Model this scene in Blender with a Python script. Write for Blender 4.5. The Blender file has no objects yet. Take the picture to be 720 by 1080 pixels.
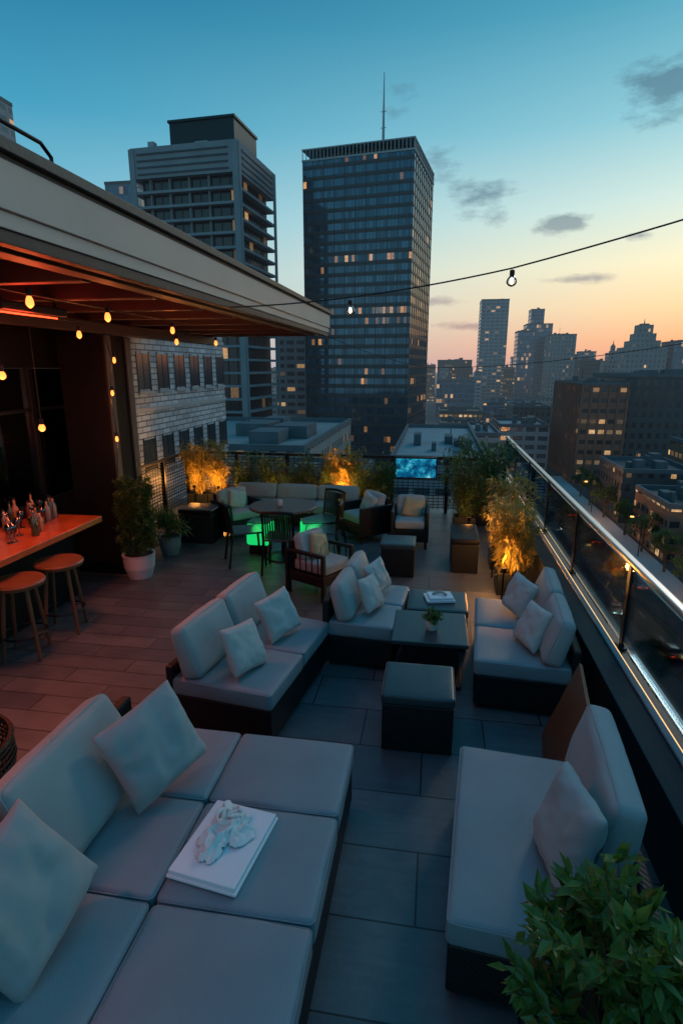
import bpy, bmesh, math, random
from mathutils import Vector, Matrix, noise
random.seed(7)
R=math.radians
S=bpy.context.scene
COL=S.collection
# ---------------------------------------------------------------- nodes
class NT:
    def __init__(s,tree): s.t=tree; s.n=tree.nodes; s.l=tree.links
    def add(s,ty,**kw):
        n=s.n.new(ty)
        for k,v in kw.items(): setattr(n,k,v)
        return n
    def link(s,a,b): s.l.new(a,b)
    def m(s,op,a,b=None,c=None,clamp=False):
        n=s.n.new('ShaderNodeMath'); n.operation=op; n.use_clamp=clamp
        for i,v in enumerate((a,b,c)):
            if v is None: continue
            if isinstance(v,(int,float)): n.inputs[i].default_value=v
            else: s.l.new(v,n.inputs[i])
        return n.outputs[0]
    def mix(s,f,a,b,bt='MIX'):
        n=s.n.new('ShaderNodeMix'); n.data_type='RGBA'; n.blend_type=bt
        for i,v in ((0,f),(6,a),(7,b)):
            if isinstance(v,(int,float)): n.inputs[i].default_value=v
            elif isinstance(v,tuple): n.inputs[i].default_value=(v+(1,))[:4]
            else: s.l.new(v,n.inputs[i])
        return n.outputs[2]
    def noise(s,sc,det=3,vec=None,rough=.5):
        n=s.n.new('ShaderNodeTexNoise'); n.inputs['Scale'].default_value=sc; n.inputs['Detail'].default_value=det
        n.inputs['Roughness'].default_value=rough
        if vec is not None: s.l.new(vec,n.inputs['Vector'])
        return n.outputs['Fac']
    def ramp(s,f,stops):
        n=s.n.new('ShaderNodeValToRGB'); s.l.new(f,n.inputs[0]); e=n.color_ramp.elements
        while len(e)<len(stops): e.new(.5)
        for i,(p,c) in enumerate(stops):
            e[i].position=p; e[i].color=(c+(1,))[:4]
        return n.outputs[0]
def newmat(name):
    m=bpy.data.materials.new(name); m.use_nodes=True
    t=NT(m.node_tree); b=t.n['Principled BSDF']
    return m,t,b
def mat(name,base,rough=.6,metal=0,bump=None,var=.25,vs=6,emis=None,es=1,sheen=0,spec=None):
    m,t,b=newmat(name)
    tc=t.add('ShaderNodeTexCoord').outputs['Object']
    f=t.noise(vs,4,tc)
    d=tuple(max(0,c*(1-var)) for c in base); l=tuple(min(1,c*(1+var)) for c in base)
    t.link(t.mix(f,d,l),b.inputs['Base Color'])
    b.inputs['Roughness'].default_value=rough; b.inputs['Metallic'].default_value=metal
    if sheen: b.inputs['Sheen Weight'].default_value=sheen
    if spec is not None: b.inputs['Specular IOR Level'].default_value=spec
    if bump:
        bn=t.add('ShaderNodeBump'); bn.inputs['Strength'].default_value=bump[1]; bn.inputs['Distance'].default_value=.01
        t.link(t.noise(bump[0],4,tc),bn.inputs['Height']); t.link(bn.outputs[0],b.inputs['Normal'])
    if emis:
        b.inputs['Emission Color'].default_value=emis+(1,); b.inputs['Emission Strength'].default_value=es
    return m
def leafmat(name,base,rough=.45,var=.55,vs=14,trans=.3):
    m=mat(name,base,rough,var=var,vs=vs)
    t=NT(m.node_tree); b=t.n['Principled BSDF']; out=t.n['Material Output']
    tr=t.add('ShaderNodeBsdfTranslucent'); tr.inputs[0].default_value=(base[0]*1.5,base[1]*1.4,base[2]*.8,1)
    mx=t.add('ShaderNodeMixShader'); mx.inputs[0].default_value=trans
    t.link(b.outputs[0],mx.inputs[1]); t.link(tr.outputs[0],mx.inputs[2]); t.link(mx.outputs[0],out.inputs[0])
    return m
def weave_mat(name,base,sc=60):
    m,t,b=newmat(name)
    tc=t.add('ShaderNodeTexCoord').outputs['Object']
    w=t.add('ShaderNodeTexWave'); w.inputs['Scale'].default_value=sc/3; w.bands_direction='Z'; t.link(tc,w.inputs[0])
    w2=t.add('ShaderNodeTexWave'); w2.inputs['Scale'].default_value=sc/3; w2.bands_direction='DIAGONAL'; t.link(tc,w2.inputs[0])
    h=t.m('MULTIPLY',w.outputs['Fac'],w2.outputs['Fac'])
    t.link(t.mix(h,tuple(c*.7 for c in base),tuple(c*1.3 for c in base)),b.inputs['Base Color'])
    bn=t.add('ShaderNodeBump'); bn.inputs['Strength'].default_value=.28; bn.inputs['Distance'].default_value=.008
    t.link(h,bn.inputs['Height']); t.link(bn.outputs[0],b.inputs['Normal']); b.inputs['Roughness'].default_value=.5
    b.inputs['Specular IOR Level'].default_value=.35
    return m
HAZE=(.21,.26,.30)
def add_haze(m,dist=2900.,strength=1.0):  # aerial haze painted into the material as emission growing with distance
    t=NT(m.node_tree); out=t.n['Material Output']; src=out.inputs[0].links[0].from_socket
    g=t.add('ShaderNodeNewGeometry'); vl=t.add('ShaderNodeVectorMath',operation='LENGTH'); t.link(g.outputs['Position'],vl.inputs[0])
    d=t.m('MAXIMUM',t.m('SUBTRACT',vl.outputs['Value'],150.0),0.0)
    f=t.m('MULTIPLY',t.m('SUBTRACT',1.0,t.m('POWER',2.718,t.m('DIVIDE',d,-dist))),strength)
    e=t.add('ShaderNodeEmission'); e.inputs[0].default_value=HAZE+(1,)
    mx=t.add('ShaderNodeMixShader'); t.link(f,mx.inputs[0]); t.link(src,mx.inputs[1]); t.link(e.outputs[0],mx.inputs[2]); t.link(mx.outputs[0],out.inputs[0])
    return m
def facade_mat(name,wall,glass,fh,bw,mu,mv,lit=.2,litcol=(1,.55,.22),es=1.0,wr=.8,gr=.15,nsc=(.12,.12),metal=0,cut=.38):
    m,t,b=newmat(name)
    uv=t.add('ShaderNodeUVMap'); uv.uv_map='UVMap'
    sx=t.add('ShaderNodeSeparateXYZ'); t.link(uv.outputs[0],sx.inputs[0])
    oi=t.add('ShaderNodeObjectInfo')
    u=t.m('DIVIDE',sx.outputs[0],bw); v=t.m('DIVIDE',sx.outputs[1],fh)
    fu=t.m('FRACT',u); fv=t.m('FRACT',v)
    cu=t.m('FLOOR',u); cv=t.m('FLOOR',v)
    def win(f,lo,hi): return t.m('MULTIPLY',t.m('GREATER_THAN',f,lo),t.m('LESS_THAN',f,hi))
    w=t.m('MULTIPLY',win(fu,mu,1-mu),win(fv,mv[0],mv[1]))
    rnd=t.m('MULTIPLY',oi.outputs['Random'],97)
    cb=t.add('ShaderNodeCombineXYZ'); t.link(cu,cb.inputs[0]); t.link(cv,cb.inputs[1]); t.link(rnd,cb.inputs[2])
    wn=t.add('ShaderNodeTexWhiteNoise'); wn.noise_dimensions='3D'; t.link(cb.outputs[0],wn.inputs['Vector'])
    c2=t.add('ShaderNodeCombineXYZ'); t.link(t.m('MULTIPLY',cu,nsc[0]),c2.inputs[0]); t.link(t.m('MULTIPLY',cv,nsc[1]),c2.inputs[1]); t.link(rnd,c2.inputs[2])
    cl=t.noise(1.0,2,c2.outputs[0])
    th=t.m('MULTIPLY',t.m('MULTIPLY',t.m('SUBTRACT',cl,cut,clamp=True),5.0),lit,clamp=True)
    l=t.m('LESS_THAN',wn.outputs['Value'],th)
    lw=t.m('MULTIPLY',l,w)
    sp=t.add('ShaderNodeSeparateColor'); t.link(wn.outputs['Color'],sp.inputs[0])
    vn=t.noise(1.7,3,uv.outputs[0])
    bright=t.m('MULTIPLY',t.m('ADD',t.m('MULTIPLY',t.m('POWER',sp.outputs[1],2.5),1.0),.10),t.m('MULTIPLY',vn,es*1.7))
    geo=t.add('ShaderNodeTexCoord')
    wallv=t.noise(.25,4,geo.outputs['Object'])
    wc=t.mix(wallv,tuple(c*.72 for c in wall),tuple(c*1.25 for c in wall))
    gc=t.mix(sp.outputs[2],tuple(c*.7 for c in glass),tuple(c*1.35 for c in glass))
    t.link(t.mix(w,wc,gc),b.inputs['Base Color'])
    t.link(t.m('ADD',t.m('MULTIPLY',w,gr-wr),wr),b.inputs['Roughness'])
    if metal: t.link(t.m('MULTIPLY',w,metal),b.inputs['Metallic'])
    cc=t.mix(sp.outputs[0],litcol,(1,.72,.42))
    t.link(cc,b.inputs['Emission Color']); t.link(t.m('MULTIPLY',lw,bright),b.inputs['Emission Strength'])
    bn=t.add('ShaderNodeBump'); bn.inputs['Distance'].default_value=.15; bn.inputs['Strength'].default_value=.4; bn.invert=True
    t.link(w,bn.inputs['Height']); t.link(bn.outputs[0],b.inputs['Normal'])
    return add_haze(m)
# ---------------------------------------------------------------- mesh helpers
def obj(name,bm,material,parent=None,loc=(0,0,0),rot=(0,0,0),smooth=False,label=None,recalc=True):
    if recalc: bmesh.ops.recalc_face_normals(bm,faces=bm.faces)
    me=bpy.data.meshes.new(name); bm.to_mesh(me); bm.free()
    for mm in (material if isinstance(material,(list,tuple)) else [material]): me.materials.append(mm)
    if smooth:
        for p in me.polygons: p.use_smooth=True
    o=bpy.data.objects.new(name,me); COL.objects.link(o)
    o.location=loc; o.rotation_euler=rot
    if parent: o.parent=parent
    if label: o['label']=label
    return o
def empty(name,label,cat,loc=(0,0,0),rz=0,group=None):
    e=bpy.data.objects.new(name,None); e.empty_display_size=.1; COL.objects.link(e)
    e.location=loc; e.rotation_euler=(0,0,rz)
    e['label']=label; e['category']=cat
    if group: e['group']=group
    return e
def tag(o,label,cat,group=None):
    o['label']=label; o['category']=cat
    if group: o['group']=group
    return o
def struct(o): o['kind']='structure'; return o
def copy_thing(o,loc=None,rz=None,label=None):
    n=o.copy(); COL.objects.link(n)
    if loc is not None: n.location=loc
    if rz is not None: n.rotation_euler=(n.rotation_euler[0],n.rotation_euler[1],rz)
    if label: n['label']=label
    def rec(src,dst):
        for c in src.children:
            k=c.copy(); COL.objects.link(k); k.parent=dst; rec(c,k)
    rec(o,n)
    return n
def light(name,kind,energy,color,soft,parent,loc,spot=150):
    l=bpy.data.lights.new(name,kind); l.energy=energy; l.color=color; l.shadow_soft_size=soft
    if kind=='SPOT': l.spot_size=R(spot); l.spot_blend=.7
    o=bpy.data.objects.new(name,l); COL.objects.link(o); o.parent=parent; o.location=loc
    return o
def box(bm,x0,x1,y0,y1,z0,z1,bev=0,M=None,seg=2):
    vs=[bm.verts.new(p) for p in ((x0,y0,z0),(x1,y0,z0),(x1,y1,z0),(x0,y1,z0),(x0,y0,z1),(x1,y0,z1),(x1,y1,z1),(x0,y1,z1))]
    fs=[bm.faces.new([vs[i] for i in q]) for q in ((3,2,1,0),(4,5,6,7),(0,1,5,4),(1,2,6,5),(2,3,7,6),(3,0,4,7))]
    if M is not None: bmesh.ops.transform(bm,matrix=M,verts=vs)
    if bev:
        es={e for f in fs for e in f.edges}
        bmesh.ops.bevel(bm,geom=list(es),offset=bev,segments=seg,profile=.5,affect='EDGES')
def wallbox(bm,x0,x1,y0,y1,z0,z1):
    uvl=bm.loops.layers.uv.get('UVMap') or bm.loops.layers.uv.new('UVMap')
    v=lambda *p: bm.verts.new(p)
    def quad(ps,uvs):
        f=bm.faces.new([v(*p) for p in ps])
        for l,u in zip(f.loops,uvs): l[uvl].uv=u
    W=x1-x0;D=y1-y0
    quad([(x0,y0,z0),(x1,y0,z0),(x1,y0,z1),(x0,y0,z1)],[(0,z0+200),(W,z0+200),(W,z1+200),(0,z1+200)])
    quad([(x1,y0,z0),(x1,y1,z0),(x1,y1,z1),(x1,y0,z1)],[(300,z0+200),(300+D,z0+200),(300+D,z1+200),(300,z1+200)])
    quad([(x1,y1,z0),(x0,y1,z0),(x0,y1,z1),(x1,y1,z1)],[(600,z0+200),(600+W,z0+200),(600+W,z1+200),(600,z1+200)])
    quad([(x0,y1,z0),(x0,y0,z0),(x0,y0,z1),(x0,y1,z1)],[(900,z0+200),(900+D,z0+200),(900+D,z1+200),(900,z1+200)])
    quad([(x0,y0,z1),(x1,y0,z1),(x1,y1,z1),(x0,y1,z1)],[(.01,.01)]*4)
    quad([(x0,y1,z0),(x1,y1,z0),(x1,y0,z0),(x0,y0,z0)],[(.01,.01)]*4)
def tube(bm,pts,r,seg=8,caps=True):
    pts=[Vector(p) for p in pts]; rs=r if isinstance(r,(list,tuple)) else [r]*len(pts)
    rings=[]; up=Vector((0,0,1))
    for i,p in enumerate(pts):
        d=(pts[min(i+1,len(pts)-1)]-pts[max(i-1,0)]).normalized()
        a=d.cross(up)
        if a.length<.05: a=d.cross(Vector((1,0,0)))
        a.normalize(); b=d.cross(a)
        rings.append([bm.verts.new(p+(a*math.cos(2*math.pi*k/seg)+b*math.sin(2*math.pi*k/seg))*rs[i]) for k in range(seg)])
    for i in range(len(rings)-1):
        for k in range(seg):
            bm.faces.new((rings[i][k],rings[i][(k+1)%seg],rings[i+1][(k+1)%seg],rings[i+1][k]))
    if caps: bm.faces.new(rings[0][::-1]); bm.faces.new(rings[-1])
def lathe(bm,prof,seg=24,c=(0,0,0)):
    rings=[]
    for r,z in prof:
        rings.append([bm.verts.new((c[0]+r*math.cos(2*math.pi*k/seg),c[1]+r*math.sin(2*math.pi*k/seg),c[2]+z)) for k in range(seg)])
    for i in range(len(rings)-1):
        for k in range(seg): bm.faces.new((rings[i][k],rings[i][(k+1)%seg],rings[i+1][(k+1)%seg],rings[i+1][k]))
    bm.faces.new(rings[0][::-1]); bm.faces.new(rings[-1])
def rbox(bm,c,h,r=.04,puff=.015,wr=.004,seed=0,welt=0,nn=14,both=False):
    def samp(hh,n):
        a=[hh,hh-r*.35,hh-r*.7,hh-r]
        inn=[-(hh-r)+2*(hh-r)*i/n for i in range(1,n)]
        return [-x for x in a]+inn+a[::-1]
    sx,sy,sz=samp(h[0],nn),samp(h[1],nn),samp(h[2],3)
    def pt(x,y,z):
        p=Vector((x,y,z)); q=Vector(tuple(max(-(h[i]-r),min(h[i]-r,p[i])) for i in range(3)))
        d=p-q
        if d.length>1e-9: q=q+d.normalized()*r
        u,v,w=q.x/h[0],q.y/h[1],q.z/h[2]
        k=max(0,(1-u*u))*max(0,(1-v*v))
        q.z+=puff*k**.6*(1 if w>0 else (-1 if both else -.2))*abs(w)
        q.x+=puff*.5*u*max(0,1-v*v)*max(0,1-w*w)
        q.y+=puff*.5*v*max(0,1-u*u)*max(0,1-w*w)
        nz=noise.noise(Vector((q.x*6+seed*3.1,q.y*6+seed,q.z*6)))+.5*noise.noise(Vector((q.x*14+seed*3.1,q.y*14,q.z*14)))
        q+=q.normalized()*nz*wr
        if w>.9: q.z+=noise.noise(Vector((q.x*4+seed,q.y*4,seed*2.)))*wr*1.8
        return q+Vector(c)
    vs=[]
    def grid(A,B,f):
        g=[[bm.verts.new(pt(*f(a,b))) for b in B] for a in A]
        for i in range(len(A)-1):
            for j in range(len(B)-1): bm.faces.new((g[i][j],g[i+1][j],g[i+1][j+1],g[i][j+1]))
        for row in g: vs.extend(row)
    for s in (1,-1):
        grid(sx,sy,lambda a,b:(a,b,s*h[2])); grid(sx,sz,lambda a,b:(a,s*h[1],b)); grid(sy,sz,lambda a,b:(s*h[0],a,b))
    bmesh.ops.remove_doubles(bm,verts=vs,dist=1e-5)
    if welt:
        zc=h[2]-r*.45; pts=[]; o=r*.22
        for (qx,qy,a0) in ((1,1,0),(-1,1,90),(-1,-1,180),(1,-1,270)):
            for k in range(5):
                a=R(a0+22.5*k); rr=r-o*.4
                pts.append((qx*(h[0]-r)+rr*math.cos(a),qy*(h[1]-r)+rr*math.sin(a),zc))
            nx={0:(0,h[1]),90:(-h[0],0),180:(0,-h[1]),270:(h[0],0)}[a0]
            pts.append((nx[0]+(puff*.4*(1 if nx[0]>0 else -1) if nx[0] else 0)*.6-(o*.4*(1 if nx[0]>0 else -1) if nx[0] else 0),nx[1]+(puff*.4*(1 if nx[1]>0 else -1) if nx[1] else 0)*.6-(o*.4*(1 if nx[1]>0 else -1) if nx[1] else 0),zc))
        pts.append(pts[0]); tube(bm,[Vector(p)+Vector(c) for p in pts],welt,5,False)
def backcush_bm(w,h,t,seed):
    bm=bmesh.new(); r=min(.042,t*.36)
    rbox(bm,(0,0,0),(w/2,h/2,t/2),r,.020,.006,seed,welt=.004,nn=16,both=True)
    bmesh.ops.rotate(bm,verts=bm.verts,cent=(0,0,0),matrix=Matrix.Rotation(R(90),3,'X'))
    for v in bm.verts:
        f=v.co.z/(h/2); v.co.y*=1-.14*f
    return bm
def pillow_bm(w,h,t,seed=0,n=22,soft=.12,boxy=.55):
    bm=bmesh.new()
    for s in (1,-1):
        g=[]
        for i in range(n+1):
            row=[]
            for j in range(n+1):
                u=-math.cos(math.pi*i/n)*.5+(-1+2*i/n)*.5; v=-math.cos(math.pi*j/n)*.5+(-1+2*j/n)*.5
                cr=1-.03*(u*u*v*v)**2
                x=u*w/2*(1-soft*(1-v*v)*(abs(u)**2)*.6)*cr; z=v*h/2*(1-soft*(1-u*u)*(abs(v)**2)*.6)*cr
                k=((1-u**4)*(1-v**4)); k=max(0,k)**boxy
                y=s*t/2*k
                nn=noise.noise(Vector((u*1.8+seed*5,v*1.8,s*3+seed)))*.6+noise.noise(Vector((u*4.5+seed*5,v*4.5,s*3)))*.4
                y+=nn*t*.24*k**.5
                ang=math.atan2(abs(v)+.001,abs(u)+.001)
                y+=s*t*.04*math.sin(ang*14+seed)*k*(u*u+v*v)*.5
                y+=s*t*.07*(-v)*k
                row.append(bm.verts.new((x,y,z)))
            g.append(row)
        for i in range(n):
            for j in range(n): bm.faces.new((g[i][j],g[i+1][j],g[i+1][j+1],g[i][j+1]))
    bmesh.ops.remove_doubles(bm,verts=bm.verts,dist=1e-4)
    return bm
# ---------------------------------------------------------------- materials
M_cush=mat('cushion fabric',(.165,.225,.25),.58,bump=(260,.25),var=.18,vs=4,sheen=.08)
M_pil=mat('pillow linen',(.30,.32,.315),.85,bump=(300,.3),var=.14,vs=5,sheen=.1)
M_pil2=mat('pillow light linen',(.41,.42,.40),.9,bump=(300,.3),var=.12,vs=5)
M_yel=mat('yellow pillow cloth',(.36,.30,.17),.9,bump=(300,.3),var=.15,vs=9)
M_wick=weave_mat('black wicker',(.0065,.0075,.0085))
M_black=mat('black metal',(.012,.012,.014),.4,.6,var=.2)
M_dark=mat('dark painted wall',(.013,.017,.021),.5,bump=(30,.2),var=.3,vs=3)
M_blackp=mat('matte black column paint',(.0045,.0045,.005),.7,bump=(12,.2),var=.4,vs=3,spec=.2)
M_clad=mat('dark grey metal cladding',(.035,.038,.042),.5,bump=(20,.2),var=.25,vs=3)
M_steel=mat('brushed steel',(.42,.42,.43),.35,1,var=.1,vs=30)
M_conc=mat('pale concrete',(.34,.34,.34),.8,bump=(40,.3),var=.2,vs=2)
M_fascia=mat('cream fascia paint',(.54,.43,.36),.6,bump=(12,.15),var=.18,vs=1.2)
M_wood=mat('brown wood',(.13,.055,.025),.45,bump=(14,.3),var=.45,vs=5)
M_woodd=mat('dark brown wood',(.085,.045,.026),.45,bump=(14,.3),var=.45,vs=5)
M_ceil=mat('dark ceiling wood',(.024,.014,.012),.55,bump=(10,.3),var=.5,vs=4)
M_white=mat('white lacquer',(.74,.76,.78),.4,var=.03)
M_leather=mat('dark leather',(.026,.042,.050),.30,bump=(50,.15),var=.3,vs=5)
M_pot=mat('white ceramic',(.52,.51,.50),.5,var=.1)
M_potg=mat('grey ceramic',(.18,.21,.23),.5,var=.15)
M_soil=mat('soil',(.03,.02,.014),.95,var=.4,vs=30)
M_leaf=leafmat('green leaf',(.07,.12,.03),.45)
M_leafb=leafmat('bright leaf',(.085,.16,.03),.36,.7,16,.3)
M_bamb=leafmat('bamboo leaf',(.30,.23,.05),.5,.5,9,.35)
M_twig=mat('twig bark',(.10,.07,.035),.8,var=.3)
M_cable=mat('black cable',(.012,.012,.012),.6)
M_bulb=mat('warm bulb glass',(1,.4,.1),.3,emis=(1,.27,.05),es=2.6)
M_lens=mat('warm lens',(.5,.2,.05),.3,emis=(1,.35,.07),es=.9)
M_bulbred=mat('red bulb glass',(1,.3,.1),.3,emis=(1,.10,.03),es=2)
M_fil=mat('bulb filament',(1,.8,.5),.3,emis=(1,.78,.5),es=9)
M_led=mat('warm led strip',(1,.75,.4),.4,emis=(1,.58,.22),es=1.2)
M_green=mat('added green glow plastic',(.02,.3,.08),.4,emis=(.01,.85,.20),es=.75)
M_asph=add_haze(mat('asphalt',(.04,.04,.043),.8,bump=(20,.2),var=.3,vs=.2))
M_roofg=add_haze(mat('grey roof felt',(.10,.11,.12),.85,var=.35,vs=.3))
def glass_mat(name,tint,fac,add=.02):
    m=bpy.data.materials.new(name); m.use_nodes=True; t=NT(m.node_tree); t.n.clear()
    o=t.add('ShaderNodeOutputMaterial'); tr=t.add('ShaderNodeBsdfTransparent'); tr.inputs[0].default_value=tint+(1,)
    gl=t.add('ShaderNodeBsdfGlossy'); gl.inputs['Roughness'].default_value=.03; gl.inputs[0].default_value=(.9,.95,1,1)
    fr=t.add('ShaderNodeFresnel'); fr.inputs[0].default_value=1.45
    mx=t.add('ShaderNodeMixShader'); t.link(t.m('ADD',t.m('MULTIPLY',fr.outputs[0],fac),add),mx.inputs[0]); t.link(tr.outputs[0],mx.inputs[1]); t.link(gl.outputs[0],mx.inputs[2]); t.link(mx.outputs[0],o.inputs[0])
    return m
M_glass=glass_mat('railing glass',(.50,.62,.66),.8)
M_wglass=glass_mat('window glass',(.55,.62,.66),1.3,.08)
M_bulbc=glass_mat('clear bulb glass',(.92,.92,.90),1.0,.05)
def floor_mat():
    m,t,b=newmat('slate deck tiles')
    tc=t.add('ShaderNodeTexCoord').outputs['Object']
    def brick(w_,h_,ms):
        br=t.add('ShaderNodeTexBrick'); t.link(tc,br.inputs['Vector']); br.inputs['Scale'].default_value=1
        br.inputs['Brick Width'].default_value=w_; br.inputs['Row Height'].default_value=h_; br.inputs['Mortar Size'].default_value=ms; br.inputs['Mortar Smooth'].default_value=.3
        br.inputs['Color1'].default_value=(.060,.076,.090,1); br.inputs['Color2'].default_value=(.104,.120,.132,1); br.inputs['Mortar'].default_value=(.011,.012,.014,1); br.offset=.5
        return br
    b1=brick(.84,.42,.005); b2=brick(.84,.21,.005)
    sx=t.add('ShaderNodeSeparateXYZ'); t.link(tc,sx.inputs[0]); left=t.m('LESS_THAN',sx.outputs[0],-1.68)
    bc_=t.mix(left,b1.outputs['Color'],b2.outputs['Color'])
    bf=t.m('ADD',t.m('MULTIPLY',b1.outputs['Fac'],t.m('SUBTRACT',1.0,left)),t.m('MULTIPLY',b2.outputs['Fac'],left))
    n1=t.noise(3.5,6,tc,.65); n2=t.noise(40,3,tc)
    st=t.add('ShaderNodeMapping'); st.inputs['Scale'].default_value=(2.5,26,1); t.link(tc,st.inputs[0]); n3=t.noise(1,4,st.outputs[0],.6)
    c=t.mix(n1,(.5,.5,.5),(1.5,1.47,1.45)); c2=t.mix(1.0,bc_,c,'MULTIPLY')
    c2=t.mix(1.0,c2,t.mix(n3,(.72,.72,.72),(1.28,1.28,1.28)),'MULTIPLY')
    c3=t.mix(t.m('MULTIPLY',n2,.5),c2,t.mix(1.0,c2,(.6,.6,.6),'MULTIPLY'))
    t.link(c3,b.inputs['Base Color'])
    t.link(t.m('ADD',t.m('MULTIPLY',n1,.35),.25),b.inputs['Roughness'])
    bn=t.add('ShaderNodeBump'); bn.inputs['Strength'].default_value=.6; bn.inputs['Distance'].default_value=.006
    h=t.m('ADD',t.m('MULTIPLY',bf,-1.0),t.m('MULTIPLY',t.m('ADD',t.m('ADD',n1,n2),n3),.3)); t.link(h,bn.inputs['Height']); t.link(bn.outputs[0],b.inputs['Normal'])
    return m
M_floor=floor_mat()
def brick_mat():
    m,t,b=newmat('pale grey brick')
    uv=t.add('ShaderNodeUVMap').outputs[0]
    br=t.add('ShaderNodeTexBrick'); t.link(uv,br.inputs['Vector']); br.inputs['Scale'].default_value=1
    br.inputs['Brick Width'].default_value=.30; br.inputs['Row Height'].default_value=.10; br.inputs['Mortar Size'].default_value=.010
    br.inputs['Color1'].default_value=(.34,.35,.37,1); br.inputs['Color2'].default_value=(.54,.56,.59,1); br.inputs['Mortar'].default_value=(.12,.12,.125,1)
    n=t.noise(1.2,5,uv); t.link(t.mix(1.0,br.outputs['Color'],t.mix(n,(.6,.6,.6),(1.3,1.3,1.3)),'MULTIPLY'),b.inputs['Base Color'])
    b.inputs['Roughness'].default_value=.85
    bn=t.add('ShaderNodeBump'); bn.inputs['Strength'].default_value=.8; bn.inputs['Distance'].default_value=.02; bn.invert=True
    t.link(br.outputs['Fac'],bn.inputs['Height']); t.link(bn.outputs[0],b.inputs['Normal'])
    return m
M_brick=brick_mat()
# ================================================================ DECK
bm=bmesh.new(); box(bm,-4.9,1.2,-2,10.3,-.12,0); struct(obj('deck_floor',bm,M_floor))
bm=bmesh.new(); box(bm,-12,1.46,-6,11.9,-36,-.13); o=obj('own_building',bm,M_dark); tag(o,'dark building body carrying the rooftop terrace','building')
par=empty('parapet_wall','low dark parapet wall with lit ledge along the terrace','wall',(1.2,0,0))
bm=bmesh.new(); box(bm,0,.27,-2,12,-.5,.45,.008); obj('wall',bm,M_dark,par)
bm=bmesh.new(); box(bm,.16,.20,-2,12,.452,.470,.004); obj('ledge_trim',bm,M_conc,par)
bm=bmesh.new(); box(bm,.204,.210,-2,12,.452,.464); obj('led_strip',bm,M_led,par)
rail=empty('glass_railing','glass balustrade with steel handrail on the parapet','railing',(1.45,0,0))
bm=bmesh.new(); box(bm,-.03,.03,-2,12,1.12,1.16,.012); obj('handrail',bm,M_steel,rail)
py=[-.8,.9,2.55,4.2,5.85,7.4,8.95,10.5,11.95]
for i,y in enumerate(py):
    bm=bmesh.new(); box(bm,-.012,.012,y-.03,y+.03,.455,1.12,.003); box(bm,-.04,.03,y-.05,y+.05,.453,.47,.003); obj('post',bm,M_black,rail)
    if i<len(py)-1:
        bm=bmesh.new(); box(bm,-.005,.005,y+.05,py[i+1]-.05,.50,1.09); obj('glass_panel',bm,M_glass,rail)
def fence(name,label,loc,rz,L,h=1.0):
    e=empty(name,label,'fence',loc,rz)
    bm=bmesh.new(); box(bm,0,L,-.03,.03,h-.05,h,.006); obj('top_rail',bm,M_black,e)
    n=int(L/1.1)+1
    for i in range(n+1):
        x=L*i/n; bm=bmesh.new(); box(bm,x-.03,x+.03,-.035,.035,0,h-.052,.004); obj('post',bm,M_black,e)
    bm=bmesh.new()
    z=.08
    while z<h-.08: box(bm,.03,L-.03,-.006,.006,z,z+.012); z+=.055
    x=.06
    while x<L-.05: box(bm,x,x+.01,-.009,-.0065,.05,h-.055); x+=.09
    obj('mesh_panel',bm,M_black,e)
    return e
fence('mesh_fence','black metal mesh fence closing the terrace end',(-4.55,10.0,0),0,5.75)
fence('mesh_fence','black metal mesh fence beside the brick building',(-4.55,8.0,0),R(90),1.95)
# ================================================================ CUSHIONED FURNITURE
seed=[0]
def lounge(name,label,cx,cy,rz,W,L,ny,nx=1,splits=None,back=None,bh=.62,seat=.42,group=None,bcush=2,cushmat=None,bch=.44,bl=None,boff=0,lean=16,bt=.14,bx=.15):
    e=empty(name,label,'sofa',(cx,cy,0),rz,group)
    cm=cushmat or M_cush
    bm=bmesh.new(); box(bm,-W/2+.015,W/2-.015,-L/2+.015,L/2-.015,.04,seat-.135,.012)
    for sx in (-1,1):
        for sy in (-1,1): box(bm,sx*(W/2-.08)-.03,sx*(W/2-.08)+.03,sy*(L/2-.08)-.03,sy*(L/2-.08)+.03,0,.041)
    obj('base',bm,M_wick,e)
    xs=splits or [-W/2+ (W*i/nx) for i in range(nx+1)]
    th=.07
    for i in range(len(xs)-1):
        for j in range(ny):
            seed[0]+=1
            y0=-L/2+L*j/ny; y1=y0+L/ny
            bm=bmesh.new(); rbox(bm,(0,0,0),((xs[i+1]-xs[i])/2-.006,(y1-y0)/2-.006,th-.006),.026,.007,.004,seed[0],welt=.0038)
            obj('seat_cushion',bm,cm,e,((xs[i]+xs[i+1])/2,(y0+y1)/2,seat-th-.004),smooth=True)
    if back:
        bm=bmesh.new(); x=back*(W/2); box(bm,min(x-back*.06,x),max(x-back*.06,x),-L/2,L/2,.04,bh,.015); obj('backrest',bm,M_wick,e)
        LL=bl or L
        for j in range(bcush):
            seed[0]+=1
            l=LL/bcush
            bm=backcush_bm(l*.97,bch,bt,seed[0])
            obj('back_cushion',bm,M_pil,e,(back*(W/2-bx),boff-LL/2+l*(j+.5),seat+bch*.47),(Matrix.Rotation(R(-90*back),4,'Z')@Matrix.Rotation(R(-lean),4,'X')).to_euler(),smooth=True)
    return e
def pillow(label,loc,yaw,lean=18,roll=0,w=.43,h=.43,t=.15,m=None,group=None):
    seed[0]+=1
    o=obj('throw_pillow',pillow_bm(w,h,t,seed[0]),m or M_pil2,smooth=True)
    o.matrix_world=Matrix.Translation(loc)@Matrix.Rotation(R(yaw),4,'Z')@Matrix.Rotation(R(-lean),4,'X')@Matrix.Rotation(R(roll),4,'Y')
    tag(o,label,'pillow'); return o
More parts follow.
